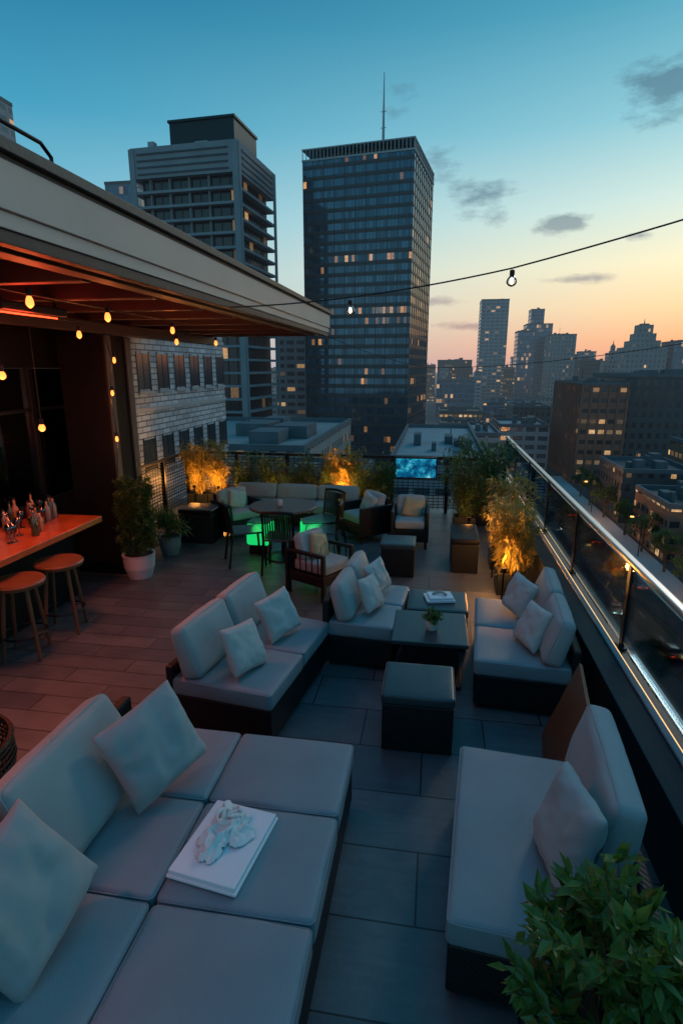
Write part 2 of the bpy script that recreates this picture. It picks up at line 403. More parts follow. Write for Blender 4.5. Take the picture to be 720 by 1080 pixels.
sec=lounge('sectional_sofa','large grey modular sectional on black wicker base',-1.06,1.70,0,1.36,2.24,4,splits=[-.68,.01,.68],back=None)
bm=bmesh.new(); box(bm,-.745,-.685,-1.12,1.12,.04,.58,.015); obj('backrest',bm,M_wick,sec)
for yy,tilt in ((.34,0),(-.46,3)):
    seed[0]+=1
    bm=backcush_bm(.76,.46,.16,seed[0])
    o=obj('back_cushion',bm,M_pil,sec,smooth=True)
    o.matrix_local=Matrix.Translation((-.54,yy,.635))@Matrix.Rotation(R(90+tilt),4,'Z')@Matrix.Rotation(R(-26),4,'X')
pillow('grey square pillow tilted against the sectional cushions',(-1.32,2.28,.68),58,22,-14,.46,.46,.16,M_pil)
pillow('grey pillow slouched against the sectional back',(-1.40,1.43,.66),78,24,-20,.48,.48,.17,M_pil)
lounge('two_seat_sofa','grey two seat sofa on black wicker base',-1.30,3.86,R(-8),.80,1.22,2,back=-1,bh=.5,bch=.38)
pillow('pale pillow leaning on two seat sofa cushions',(-1.27,3.50,.59),70,26,6,.35,.35,.12)
pillow('pale pillow standing between sofa back cushions',(-1.17,4.05,.60),58,24,-8,.36,.36,.12)
lounge('two_seat_sofa','grey sofa with dark low back beside ottomans',-.53,4.85,R(-5),.62,1.0,2,back=-1,bh=.60,bch=.34,bt=.12)
pillow('pale pillow propped on small grey sofa',(-.50,4.66,.58),72,24,6,.31,.31,.11)
pillow('pale pillow behind another on small grey sofa',(-.48,5.02,.60),62,20,-6,.31,.31,.11)
lounge('two_seat_sofa','grey two seat sofa backing onto the parapet',.76,4.50,R(-4),.74,1.24,2,back=1,bh=.56,bch=.36,bt=.13)
pillow('pale square pillow on parapet side sofa',(.80,4.20,.58),-74,24,-4,.34,.34,.12)
pillow('pale pillow at the far end of parapet side sofa',(.78,4.78,.59),-62,20,6,.34,.34,.12)
lounge('lounge_sofa','long grey cushioned bench on black base along the parapet',.55,2.32,R(-5),.78,1.12,1,back=1,bh=.56,bcush=1,bch=.40,bl=.80,boff=.13,lean=10,bt=.15,bx=.12)
pillow('grey square pillow leaning on bench cushion',(.62,2.13,.61),-82,18,-4,.41,.41,.14,M_pil)
def ottoman(name,label,x0,x1,y0,y1,h,topm,cat='ottoman'):
    e=empty(name,label,cat,((x0+x1)/2,(y0+y1)/2,0)); W=x1-x0;L=y1-y0
    bm=bmesh.new(); box(bm,-W/2+.006,W/2-.006,-L/2+.006,L/2-.006,0,h-.072,.01); obj('base',bm,M_wick,e)
    bm=bmesh.new(); rbox(bm,(0,0,0),(W/2,L/2,.036),.018,.006,.001,x0*9,welt=.003); obj('top_cushion',bm,topm,e,(0,0,h-.036),smooth=True)
    return e
ottoman('ottoman','dark square leather topped wicker ottoman',-.28,.20,3.33,3.78,.42,M_leather)
ottoman('ottoman','dark cushioned ottoman holding a white book',-.18,.36,4.79,5.27,.40,M_leather)
ottoman('ottoman','small dark wicker ottoman before the screen armchair',-.60,-.18,6.62,7.04,.42,M_leather)
ottoman('wicker_box','black wicker storage box near the fence',-3.65,-3.13,7.55,8.0,.50,M_black,'box')
ottoman('wicker_box','black wicker box beside the bamboo planter',.26,.60,6.88,7.6,.45,M_black,'box')
ct_=empty('coffee_table','dark low coffee table with overhanging top','table',(.025,4.41,0))
bm=bmesh.new(); box(bm,-.30,.30,-.30,.30,.385,.42,.006); obj('table_top',bm,M_leather,ct_)
bm=bmesh.new(); box(bm,-.22,.22,-.22,.22,.03,.383,.008); box(bm,-.26,.26,-.26,.26,0,.03,.004); obj('pedestal',bm,M_wick,ct_)
b1=empty('gift_box','flat white box lying on the sectional','box',(-.85,1.99,.424),R(-8))
bm=bmesh.new(); box(bm,-.155,.155,-.21,.21,0,.034,.004); obj('lid',bm,M_white,b1)
bm=bmesh.new(); box(bm,-.162,.162,-.217,.217,-.003,.010,.003); obj('tray',bm,M_white,b1)
def cloth(name,label,loc,rz,sx,sy,mtl):
    bm=bmesh.new(); n=70; V={}
    def rn(p,f): return 1-abs(noise.noise(Vector((p[0]*f,p[1]*f,3.3))))*2.2
    for i in range(n+1):
        for j in range(n+1):
            u=-1+2*i/n; v=-1+2*j/n; a=math.atan2(v,u); r=math.hypot(u,v)
            rim=.72+.16*math.sin(3*a+1)+.10*math.sin(5*a+2.2)+.07*math.sin(9*a)
            if r>rim: continue
            wx=u+.35*noise.noise(Vector((u*2.3,v*2.3,1))); wy=v+.35*noise.noise(Vector((u*2.3,v*2.3,7)))
            rid=max(0,rn((wx,wy*.6),3.4)); rid2=max(0,rn((wx*.7,wy),7.0))
            f=max(0,1-(r/rim)**3)
            z=.004+f*(.014+.040*rid**1.5+.018*rid2)
            x=u*sx+.012*noise.noise(Vector((u*5,v*5,0))); y=v*sy+.012*noise.noise(Vector((u*5,v*5,9)))
            V[i,j]=bm.verts.new((x,y,z))
    for i in range(n):
        for j in range(n):
            q=[(i,j),(i+1,j),(i+1,j+1),(i,j+1)]
            if all(k in V for k in q): bm.faces.new([V[k] for k in q])
    rnd=random.Random(9)
    for k in range(5):
        a0=rnd.uniform(0,6.28); cx,cy=rnd.uniform(-.2,.2)*sx,rnd.uniform(-.05,.45)*sy; rr=rnd.uniform(.022,.04); pts=[]
        for i in range(20):
            a=a0+i/19*5.2; pts.append((cx+rr*math.cos(a),cy+rr*1.3*math.sin(a),.030+.016*math.sin(a+k)+.003*k))
        tube(bm,pts,[.008+.004*math.sin(i*.8+k) for i in range(20)],7)
    o=obj(name,bm,mtl,loc=loc,rot=(0,0,rz),smooth=True,recalc=False); tag(o,label,'cloth')
cloth('knotted_cloth','white knotted cloth bundle lying on the flat box',(-.86,2.03,.459),R(-10),.145,.22,mat('white cloth',(.72,.72,.69),.9,bump=(200,.3),var=.1))
b2=empty('book','white book stack resting on dark ottoman','book',(.10,5.03,.410),R(12))
bm=bmesh.new(); box(bm,-.13,.13,-.10,.10,0,.02,.002); obj('cover',bm,M_white,b2)
bm=bmesh.new(); box(bm,-.10,.12,-.085,.085,.0205,.04,.002); obj('cover',bm,M_white,b2)
bm=bmesh.new(); tube(bm,[(-.06,.0,.05),(-.02,.03,.055),(.03,.02,.06),(.06,-.03,.05)],.012,6); obj('ribbon',bm,M_pil,b2)
# ---------------------------------------------------------------- foliage
def leaf(bm,p,d,up,L,W,fold=.25):
    s=d.cross(up)
    if s.length<1e-3: s=Vector((1,0,0))
    s.normalize(); n=s.cross(d).normalized()
    b=bm.verts.new(p); t=bm.verts.new(p+d*L-n*L*.12); mid=bm.verts.new(p+d*L*.45-n*W*fold)
    a=bm.verts.new(p+d*L*.42+s*W*.5); c=bm.verts.new(p+d*L*.42-s*W*.5)
    bm.faces.new((b,a,mid)); bm.faces.new((a,t,mid)); bm.faces.new((b,mid,c)); bm.faces.new((mid,t,c))
def rv(rnd):
    while True:
        v=Vector((rnd.uniform(-1,1),rnd.uniform(-1,1),rnd.uniform(-1,1)))
        if .01<v.length<1: return v.normalized()
def bamboo_mesh(h,sp,nc,nl,sd,LL=.14,LW=.026):
    rnd=random.Random(sd); bs=bmesh.new(); bl=bmesh.new()
    for i in range(nc):
        a=rnd.uniform(0,6.28); r0=rnd.uniform(0,.09)*sp/.3; hh=h*rnd.uniform(.45,1.0); out=rnd.uniform(.15,1)*sp
        pts=[]
        for k in range(9):
            f=k/8; pts.append(Vector((math.cos(a)*(r0+out*f**2.0),math.sin(a)*(r0+out*f**2.0),hh*(f-.12*f**4))))
        tube(bs,pts,[.006*(1-.7*k/8) for k in range(9)],5)
        for j in range(nl):
            f=rnd.uniform(.08,1)**.8; k=min(7,int(f*8)); p=pts[k].lerp(pts[k+1],f*8-k)
            q=rv(rnd); q.z*=.5; tw=q*rnd.uniform(.02,.13)*(1.1-f*.5)
            p2=p+tw
            for _ in range(2):
                d=(q+rv(rnd)*.7+Vector((0,0,-.35))).normalized()
                leaf(bl,p2,d,Vector((0,0,1)),LL*rnd.uniform(.6,1.1),LW*rnd.uniform(.7,1.2))
    return bs,bl
def planter_box(e,w,d,h,m):
    bm=bmesh.new(); t=.02
    box(bm,-w/2,w/2,-d/2,d/2,0,.02); box(bm,-w/2,w/2,-d/2,-d/2+t,.021,h,.003); box(bm,-w/2,w/2,d/2-t,d/2,.021,h,.003)
    box(bm,-w/2,-w/2+t,-d/2+t+.001,d/2-t-.001,.021,h-.002); box(bm,w/2-t,w/2,-d/2+t+.001,d/2-t-.001,.021,h-.002); obj('planter',bm,m,e)
    bm=bmesh.new(); box(bm,-w/2+t,w/2-t,-d/2+t,d/2-t,.03,h-.03); obj('soil',bm,M_soil,e)
def bamboo(label,loc,h,sp,nc,nl,sd,pw=.34,pd=.34,ph=.26,group=None,m=None):
    e=empty('bamboo_plant',label,'plant',loc,group=group)
    planter_box(e,pw,pd,ph,M_dark)
    bs,bl=bamboo_mesh(h,sp,nc,nl,sd)
    obj('stems',bs,M_twig,e,(0,0,ph-.04)); obj('leaves',bl,m or M_bamb,e,(0,0,ph-.04),recalc=False)
    return e
def uplight(loc,energy,col=(1,.40,.08),st=.12):
    e=empty('garden_uplight','small black garden spike lamp at the foot of bamboo','lamp',loc,group='garden uplights')
    bm=bmesh.new(); lathe(bm,[(.010,0),(.010,st),(.026,st+.005),(.030,st+.05),(.026,st+.05)],12); obj('housing',bm,M_black,e)
    bm=bmesh.new(); lathe(bm,[(.022,st+.042),(.022,st+.046)],12); obj('lens',bm,M_lens,e)
    light('uplight_glow','POINT',energy,col,.05,e,(0,0,st+.14))
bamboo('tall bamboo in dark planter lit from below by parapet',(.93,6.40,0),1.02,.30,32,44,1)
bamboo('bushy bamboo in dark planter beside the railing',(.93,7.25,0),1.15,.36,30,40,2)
bamboo('tall green bamboo in the terrace corner',(.80,9.35,0),1.45,.45,36,42,3,m=M_leaf)
bamboo('leafy bamboo near the screen and railing',(.50,8.8,0),1.25,.38,28,38,33,m=M_leaf)
uplight((.80,6.06,0),18,st=.34); uplight((.76,6.80,0),13,st=.45); uplight((.55,8.35,0),5,st=.3)
for i,(x,mm) in enumerate([(-4.25,0),(-3.85,0),(-3.35,1),(-2.9,1),(-2.45,1),(-2.0,1),(-1.55,0),(-1.15,1),(-.85,1)]):
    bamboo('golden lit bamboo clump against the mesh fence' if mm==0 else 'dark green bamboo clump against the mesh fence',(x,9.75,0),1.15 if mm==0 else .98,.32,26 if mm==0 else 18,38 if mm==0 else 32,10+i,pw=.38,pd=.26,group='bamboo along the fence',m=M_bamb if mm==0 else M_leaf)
for x,e in ((-4.2,20),(-3.75,20),(-1.55,30),(-2.7,4)): uplight((x,9.42,0),e,st=.42)
def crown_leaves(nb,rad,h,nl,sd,L,W,column=False):
    rnd=random.Random(sd); bs=bmesh.new(); bl=bmesh.new()
    for i in range(nb):
        a=rnd.uniform(0,6.28); el=rnd.uniform(.1,1)
        if column:
            rr=rad*rnd.uniform(.6,1)*(1-.35*max(0,el-.8)*5*.6); end=Vector((math.cos(a)*rr,math.sin(a)*rr,h*el)); z0=h*el*.55
            pts=[Vector((0,0,z0*f*2 if f<.5 else z0)).lerp(end,f) for f in (0,.25,.5,.75,1)]
        else:
            end=Vector((math.cos(a)*rad*(1-el*el*.7),math.sin(a)*rad*(1-el*el*.7),h*(.25+.75*el)*rnd.uniform(.75,1.08)))
            pts=[Vector((0,0,0)).lerp(end,f)+Vector((0,0,.10*h*math.sin(f*3.14))) + Vector((noise.noise(Vector((i,f*3,0))),noise.noise(Vector((i,f*3,5))),0))*.08*rad for f in (0,.25,.5,.75,1)]
        tube(bs,pts,[.006,.005,.004,.003,.002],5)
        for j in range(nl):
            f=rnd.uniform(.25,1.0)**.6; k=min(3,int(f*4)); p=pts[k].lerp(pts[k+1],f*4-k)
            d=((pts[k+1]-pts[k]).normalized()*.8+rv(rnd)).normalized()
            p=p+rv(rnd)*rad*.05
            leaf(bl,p,d,Vector((rnd.uniform(-.4,.4),rnd.uniform(-.4,.4),1)),L*rnd.uniform(.6,1.15),W*rnd.uniform(.7,1.15))
    return bs,bl
def potted(name,label,loc,pr,ph,pm,rad,h,nb,nl,L,W,m,sd,column=False):
    e=empty(name,label,'plant',loc)
    bm=bmesh.new(); lathe(bm,[(pr*.72,0),(pr*.95,ph*.45),(pr,ph*.9),(pr*1.04,ph),(pr*.92,ph),(pr*.9,ph-.03)],28); obj('pot',bm,pm,e,smooth=False)
    bm=bmesh.new(); lathe(bm,[(pr*.88,ph-.03),(pr*.88,ph-.022)],20); obj('soil',bm,M_soil,e)
    bs,bl=crown_leaves(nb,rad,h,nl,sd,L,W,column); obj('stems',bs,M_twig,e,(0,0,ph-.03)); obj('leaves',bl,m,e,(0,0,ph-.03),recalc=False)
    return e
potted('potted_shrub','lush green shrub in a low dark pot beside the bench',(.63,1.49,0),.17,.38,M_dark,.31,.66,60,26,.085,.036,M_leafb,3)
potted('potted_shrub','tall clipped leafy shrub in a white pot near the bar',(-3.52,6.15,0),.19,.30,M_pot,.24,.98,190,34,.055,.036,M_leaf,4,True)
potted('potted_plant','spiky leaved plant in a grey pot near the bar',(-3.55,7.05,0),.15,.26,M_potg,.24,.34,26,16,.17,.024,M_leaf,5)
potted('potted_plant','small green plant in a pale pot on the table',(.04,4.36,.42),.055,.085,M_pot,.085,.12,30,12,.035,.016,M_leafb,6)
bd=empty('wooden_board','brown wooden board leaning against the parapet','board',(.84,3.30,0),R(-8))
bm=bmesh.new(); box(bm,-.012,.012,-.36,.36,0,.62,.004,M=Matrix.Translation((-.06,0,.0))@Matrix.Rotation(R(18),4,'Y')); obj('panel',bm,M_wood,bd)
# ---------------------------------------------------------------- chairs
def armchair(label,loc,rz,w=.6,d=.6,pm=None,cm=None,name='armchair',opn=False):
    e=empty(name,label,'armchair',loc,rz)
    bm=bmesh.new(); box(bm,-w/2+.02,w/2-.02,-d/2+.02,d/2-.02,.16 if opn else .10,.28,.015)
    for sx in (-1,1):
        for sy in (-1,1): tube(bm,[(sx*(w/2-.04),sy*(d/2-.04),0),(sx*(w/2-.04),sy*(d/2-.04),.17)],.018,8)
    obj('seat_base',bm,M_wick,e)
    for sx in (-1,1):
        bm=bmesh.new(); xa,xb=sx*w/2-(.05 if sx>0 else 0),sx*w/2+(.05 if sx<0 else 0)
        if opn:
            box(bm,xa,xb,-d/2,d/2,.50,.54,.012)
            for yy in (-d/2,d/2-.04): box(bm,xa+.002,xb-.002,yy,yy+.04,0,.499,.004)
            for k in range(5):
                yy=-d/2+.09+k*(d-.22)/4; box(bm,xa+.02,xb-.02,yy,yy+.012,.281,.499)
        else: box(bm,xa,xb,-d/2,d/2,.10,.54,.018)
        obj('armrest',bm,M_wick,e)
    bm=bmesh.new(); box(bm,-w/2+.052,w/2-.052,d/2-.055,d/2,.16,.62,.018); obj('backrest',bm,M_wick,e)
    seed[0]+=1
    bm=bmesh.new(); rbox(bm,(0,0,0),(w/2-.06,d/2-.05,.06),.03,.012,.003,seed[0]); obj('seat_cushion',bm,cm or M_pil,e,(0,-.03,.345),smooth=True)
    bm=backcush_bm(w-.14,.30,.12,seed[0]); obj('back_cushion',bm,cm or M_pil,e,(0,d/2-.14,.54),(R(-14),0,0),smooth=True)
    if pm:
        bm=pillow_bm(.30,.30,.11,seed[0]+3); o=obj('cushion',bm,pm,e,(.03,d/2-.25,.53),(R(-18),R(14),0),smooth=True,label='accent cushion in a different cloth')
    return e
armchair('black open armed armchair with pale and yellow cushions',(-1.24,6.05,0),R(62),.56,.56,M_yel,opn=True)
armchair('pale cushioned wicker armchair near the dining table',(-2.95,8.15,0),R(50),.62,.6,M_pil2)
armchair('pale cushioned wicker armchair beside long sofa',(-.98,8.25,0),R(-48),.58,.58,M_pil2)
armchair('wicker armchair with yellow cushion under the screen',(-.30,8.05,0),R(0),.54,.58,M_yel)
lounge('long_sofa','long pale sofa in front of the bamboo fence',-2.25,9.0,R(90),.66,2.1,3,back=1,bh=.44,bcush=3,cushmat=M_pil,seat=.36,bch=.24,lean=10,bt=.13)
dt=empty('dining_table','round brown wood dining table with metal base','table',(-1.95,7.14,0))
bm=bmesh.new(); lathe(bm,[(.43,.70),(.45,.705),(.45,.72),(.44,.73)],40); obj('table_top',bm,M_woodd,dt)
bm=bmesh.new(); lathe(bm,[(.25,0),(.24,.02),(.04,.05),(.035,.66),(.12,.699)],20); obj('pedestal',bm,M_black,dt)
bm=bmesh.new(); lathe(bm,[(.03,0),(.035,.01),(.035,.07),(.03,.075)],14); o=obj('candle_glass',bm,M_pot,loc=(-1.98,7.1,.731)); tag(o,'small pale candle glass on the dining table','candle')
def dchair(label,loc,rz,first=[None]):
    if first[0]: return copy_thing(first[0],loc,rz,label)
    e=empty('dining_chair',label,'chair',loc,rz,'chairs around the dining table'); first[0]=e
    bm=bmesh.new(); box(bm,-.21,.21,-.21,.21,.43,.455,.012); obj('seat',bm,M_leather,e)
    for sx in (-1,1):
        bm=bmesh.new(); tube(bm,[(sx*.19,-.19,.43),(sx*.21,-.22,0)],.016,8); obj('leg',bm,M_black,e)
        bm=bmesh.new(); tube(bm,[(sx*.21,.25,0),(sx*.19,.19,.44),(sx*.19,.24,.80)],.016,8); obj('leg',bm,M_black,e)
    bm=bmesh.new()
    for i in range(13):
        a=-1+2*i/12; tube(bm,[(a*.18,.20+.02*(1-a*a),.47),(a*.18,.235+.03*(1-a*a),.78)],.011,5)
    tube(bm,[(-.19,.24,.80),(-.1,.262,.81),(0,.27,.815),(.1,.262,.81),(.19,.24,.80)],.020,8)
    obj('backrest',bm,M_black,e)
    return e
dchair('black slatted dining chair by the green lit table',(-1.85,6.66,0),R(184))
dchair('black slatted dining chair by the green lit table',(-2.40,6.88,0),R(118))
dchair('black slatted dining chair by the green lit table',(-1.42,7.05,0),R(-80))
dchair('black slatted dining chair by the green lit table',(-1.5,7.6,0),R(-35))
for i,(x,y) in enumerate([(-2.34,7.34),(-1.62,7.45)]):  # made-up stools, added as a source for the green glow at the table
    g=empty('added_glow_stool','made-up stool added to give the green glow beside the table','stool',(x,y,0),R(20*i),'stools added for green glow')
    bm=bmesh.new(); rbox(bm,(0,0,0),(.16,.16,.15),.04,.005,.0); obj('body',bm,M_green,g,(0,0,.28),smooth=True)
    bm=bmesh.new(); box(bm,-.13,.13,-.13,.13,0,.125,.01); obj('foot',bm,M_black,g)
    bm=bmesh.new(); box(bm,-.15,.15,-.15,.15,.437,.452,.005); obj('seat',bm,M_leather,g)
    light('glow','POINT',1.6,(.05,1,.2),.1,g,(0,-.05,.60))
wc=empty('wicker_chair','black open weave chair at the sectional corner','chair',(-2.36,2.10,0),R(-60))
bm=bmesh.new(); lathe(bm,[(.24,.36),(.27,.39),(.26,.41)],24); obj('seat',bm,M_wick,wc)
bm=bmesh.new()
for i in range(49):
    a=R(-30+i*5); x,y=.29*math.cos(a),.29*math.sin(a); tube(bm,[(x*.9,y*.9,.39),(x*1.08,y*1.08,.54),(x*1.05,y*1.05,.66)],.005,5)
for z,rr in ((.42,.28),(.45,.288),(.48,.295),(.51,.306),(.54,.312),(.57,.311),(.60,.309),(.63,.307),(.66,.304)):
    tube(bm,[(rr*math.cos(R(-30+i*10)),rr*math.sin(R(-30+i*10)),z) for i in range(25)],.008 if z<.66 else .016,6)
obj('backrest',bm,M_black,wc)
for a in (45,135,225,315):
    bm=bmesh.new(); tube(bm,[(.2*math.cos(R(a)),.2*math.sin(R(a)),.37),(.25*math.cos(R(a)),.25*math.sin(R(a)),0)],.013,8); obj('leg',bm,M_black,wc)
def tv_mat():
    m,t,b=newmat('screen picture'); tc=t.add('ShaderNodeTexCoord').outputs['Object']
    n=t.noise(7,5,tc,.65); c=t.ramp(n,[(.36,(.0,.012,.04)),(.50,(.0,.09,.20)),(.60,(.02,.30,.42)),(.74,(.45,.65,.6))])
    t.link(c,b.inputs['Emission Color']); b.inputs['Emission Strength'].default_value=1.2; b.inputs['Base Color'].default_value=(.01,.01,.01,1); b.inputs['Roughness'].default_value=.2
    return m
tv=empty('outdoor_screen','flat screen showing a blue green picture on fence','television',(-.30,9.80,.64))
bm=bmesh.new(); box(bm,-.37,.37,-.02,.03,-.01,.37,.006); obj('casing',bm,M_black,tv)
bm=bmesh.new(); box(bm,-.345,.345,-.024,-.021,.02,.345); obj('screen',bm,tv_mat(),tv)
bm=bmesh.new(); box(bm,-.03,.03,.031,.16,.15,.21); obj('bracket',bm,M_black,tv)
# ================================================================ PAVILION
cn=empty('bar_canopy','flat canopy with cream fascia over the bar','canopy',(0,0,0))
bm=bmesh.new(); box(bm,-8,-1.80,-1.5,9.42,3.12,3.33); obj('roof_slab',bm,M_ceil,cn)
bm=bmesh.new(); box(bm,-1.797,-1.74,-1.5,9.5,3.12,3.31,.004); box(bm,-8,-1.80,9.44,9.5,3.12,3.308,.004)
box(bm,-1.797,-1.755,-1.5,9.485,3.052,3.117,.003); box(bm,-8,-1.80,9.44,9.485,3.052,3.116,.003); obj('fascia',bm,M_fascia,cn)
bm=bmesh.new(); box(bm,-8,-1.715,-1.5,9.53,3.335,3.385,.004); box(bm,-8,-1.75,-1.5,9.49,3.313,3.333); obj('cornice',bm,M_dark,cn)
bm=bmesh.new(); box(bm,-1.83,-1.765,-1.5,9.475,2.995,3.049,.003); box(bm,-2.05,-1.93,-1.5,9.43,3.0,3.118,.004); obj('edge_trim',bm,M_ceil,cn)
y=-1.0
while y<9.4:
    bm=bmesh.new(); box(bm,-8,-2.055,y,y+.09,2.99,3.117,.006); obj('beam',bm,M_ceil,cn); y+=.85
for x in (-3.7,-5.4):
    bm=bmesh.new(); box(bm,x-.06,x+.06,-1.5,9.43,2.87,2.988,.006); obj('beam',bm,M_ceil,cn)
col=empty('canopy_column','square black column carrying the bar canopy','column',(-4.05,6.5,0))
bm=bmesh.new(); box(bm,-.29,.29,-.29,.29,0,2.868,.01); obj('shaft',bm,M_blackp,col)
bm=bmesh.new(); box(bm,-.32,.32,-.32,.32,0,.15,.008); obj('plinth',bm,M_black,col)
bm=bmesh.new(); box(bm,.292,.315,-.28,-.16,.16,2.86,.003); box(bm,.292,.315,.16,.28,.16,2.86,.003); obj('steel_trim',bm,M_clad,col)
rr_=empty('roof_rail','thin black rail on top of the canopy','railing',(-1.88,0,3.385))
bm=bmesh.new(); tube(bm,[(0,-1.4,.14),(0,2.75,.14),(0,2.82,.10),(0,2.82,0)],.010,8)
for yy in (.4,1.4,2.3): tube(bm,[(0,yy,0),(0,yy,.135)],.009,6)
obj('rail',bm,M_black,rr_)
gw=empty('glazed_bar_wall','black framed glass wall behind the bar counter','wall',(-4.45,0,0))
bm=bmesh.new(); box(bm,-.08,.0,-1.5,7.09,0,1.0,.005); obj('lower_wall',bm,M_blackp,gw)
bm=bmesh.new(); box(bm,-.08,.0,-1.5,7.09,2.50,2.985,.005); obj('header',bm,M_blackp,gw)
for yy in (-.2,1.0,2.2,3.4,4.6,5.8,7.0):
    bm=bmesh.new(); box(bm,-.07,.01,yy,yy+.07,1.002,2.498,.004); obj('mullion',bm,M_black,gw)
for yy in (-.2,1.0,2.2,3.4,4.6,5.8):
    bm=bmesh.new(); box(bm,-.045,-.035,yy+.075,yy+1.195,1.01,2.49); obj('window',bm,M_wglass,gw)
bm=bmesh.new(); box(bm,-.06,-.005,-1.5,7.0,2.02,2.055,.003); obj('transom',bm,M_black,gw)
sg=empty('window_sign','small faintly lit illegible sign on the glass wall','sign',(-4.435,4.72,1.50),0)
bm=bmesh.new(); box(bm,-.01,.0,-.22,.22,0,.20,.003); obj('panel',bm,M_black,sg)
bm=bmesh.new(); rnd=random.Random(4)
for zz in (.115,.04):
    yy=-.19
    while yy<.17:
        w_=rnd.uniform(.018,.03); box(bm,.001,.003,yy,yy+.007,zz,zz+.045); q=zz+rnd.choice((0,.019,.038)); box(bm,.001,.0028,yy+.008,yy+w_,q,q+.007); yy+=w_+.012
obj('lettering',bm,mat('dim sign lettering',(.8,.7,.6),.5,emis=(1,.75,.5),es=.7),sg)
bm=bmesh.new(); box(bm,-8,-7.9,-1.5,7.2,0,2.98); o=obj('interior_wall',bm,mat('bar interior wall',(.14,.15,.17),.7,var=.5,vs=2)); tag(o,'dark grey back wall inside the bar','wall')
bm=bmesh.new(); box(bm,-8,-4.9,-1.5,7.2,-.12,-.002); struct(obj('bar_floor',bm,M_dark))
bm=bmesh.new(); box(bm,-7.9,-4.36,7.1,7.2,0,2.98); o=obj('end_wall',bm,mat('bar side wall paint',(.07,.08,.09),.6,var=.5,vs=2)); tag(o,'dark end wall of the bar pavilion','wall')
sh=empty('bar_shelf','wooden shelves with bottles inside the bar','shelf',(-5.9,4.6,0))
bm=bmesh.new()
for z in (.9,1.35,1.8): box(bm,-.15,.15,-1.9,1.9,z,z+.03)
for yy in (-1.9,0,1.87): box(bm,-.15,.15,yy,yy+.03,0,2.1)
obj('frame',bm,M_wood,sh)
bc=empty('bar_counter','long wooden bar counter lit orange','counter',(0,0,0))
bm=bmesh.new(); box(bm,-4.36,-3.60,-1.2,5.60,.845,.91,.008); obj('counter_top',bm,mat('orange stained wood',(.33,.09,.03),.24,bump=(8,.3),var=.55,vs=4),bc)
bm=bmesh.new(); box(bm,-4.28,-3.92,-1.1,5.50,0,.843,.006); obj('counter_body',bm,M_blackp,bc)
def glass_col(c): return mat('bottle glass %g'%c[0],c,.10,var=.1,spec=.9)
GC=[glass_col(c) for c in ((.12,.035,.015),(.03,.05,.02),(.30,.14,.05),(.14,.14,.13))]
rnd=random.Random(3)
def bottle(x,y,z,i):
    h=rnd.uniform(.20,.29); r_=rnd.uniform(.028,.036); e=empty('bottle','glass spirit bottle standing on the bar','bottle',(x,y,z),0,'bottles on the bar')
    bm=bmesh.new(); lathe(bm,[(r_*.9,0),(r_,.01),(r_,h*.55),(r_*.8,h*.64),(r_*.35,h*.74),(r_*.33,h*.93)],12); obj('body',bm,GC[i%4],e,smooth=True)
    bm=bmesh.new(); lathe(bm,[(r_*.4,h*.931),(r_*.4,h)],8); obj('cap',bm,M_black,e)
for i in range(34):
    x=rnd.uniform(-4.30,-3.80); y=4.30+i*.037+rnd.uniform(-.02,.02); k=rnd.random()
    if k<.7: bottle(x,y,.91,i)
    else:
        bm=bmesh.new(); lathe(bm,[(.032,0),(.034,.004),(.005,.01),(.005,.07),(.03,.10),(.036,.14),(.03,.18),(.028,.18),(.034,.14),(.028,.104),(.002,.08)],14)
        o=obj('wine_glass',bm,M_wglass,loc=(x,y,.91),smooth=True); tag(o,'empty wine glass on the bar counter','glass','glasses on the bar')
for z in (.93,1.38,1.83):
    for i in range(13): bottle(-5.9+rnd.uniform(-.06,.06),3.0+i*.26+rnd.uniform(-.05,.05),z,i+int(z*3))
for i,(x,y) in enumerate([(-3.95,4.18),(-4.1,4.0),(-3.9,3.85)]):
    bm=bmesh.new(); lathe(bm,[(.04,0),(.075,.03),(.09,.07),(.085,.07),(.07,.035),(.03,.012)],20); o=obj('bowl',bm,[M_black,M_wood,M_pot][i],loc=(x,y,.91),smooth=True); tag(o,('dark','brown wooden','pale ceramic')[i]+' snack bowl on the bar counter','bowl')
def stool(loc):
    e=empty('bar_stool','round wooden bar stool with splayed legs','stool',loc,R(random.uniform(0,60)),'bar stools at the counter')
    bm=bmesh.new(); lathe(bm,[(.19,.66),(.215,.67),(.222,.70),(.21,.715),(.10,.708)],28); obj('seat',bm,M_wood,e)
    for k in range(4):
        a=R(45+90*k); bm=bmesh.new(); tube(bm,[(.13*math.cos(a),.13*math.sin(a),.66),(.21*math.cos(a),.21*math.sin(a),0)],[.02,.016],8); obj('leg',bm,M_wood,e)
    bm=bmesh.new(); tube(bm,[(.185*math.cos(R(i*15)),.185*math.sin(R(i*15)),.22) for i in range(25)],.009,6); obj('footring',bm,M_black,e)
    return e
s0=stool((-3.50,4.66,0)); copy_thing(s0,(-3.53,4.14,0),R(20)); copy_thing(s0,(-3.53,3.3,0),R(50))
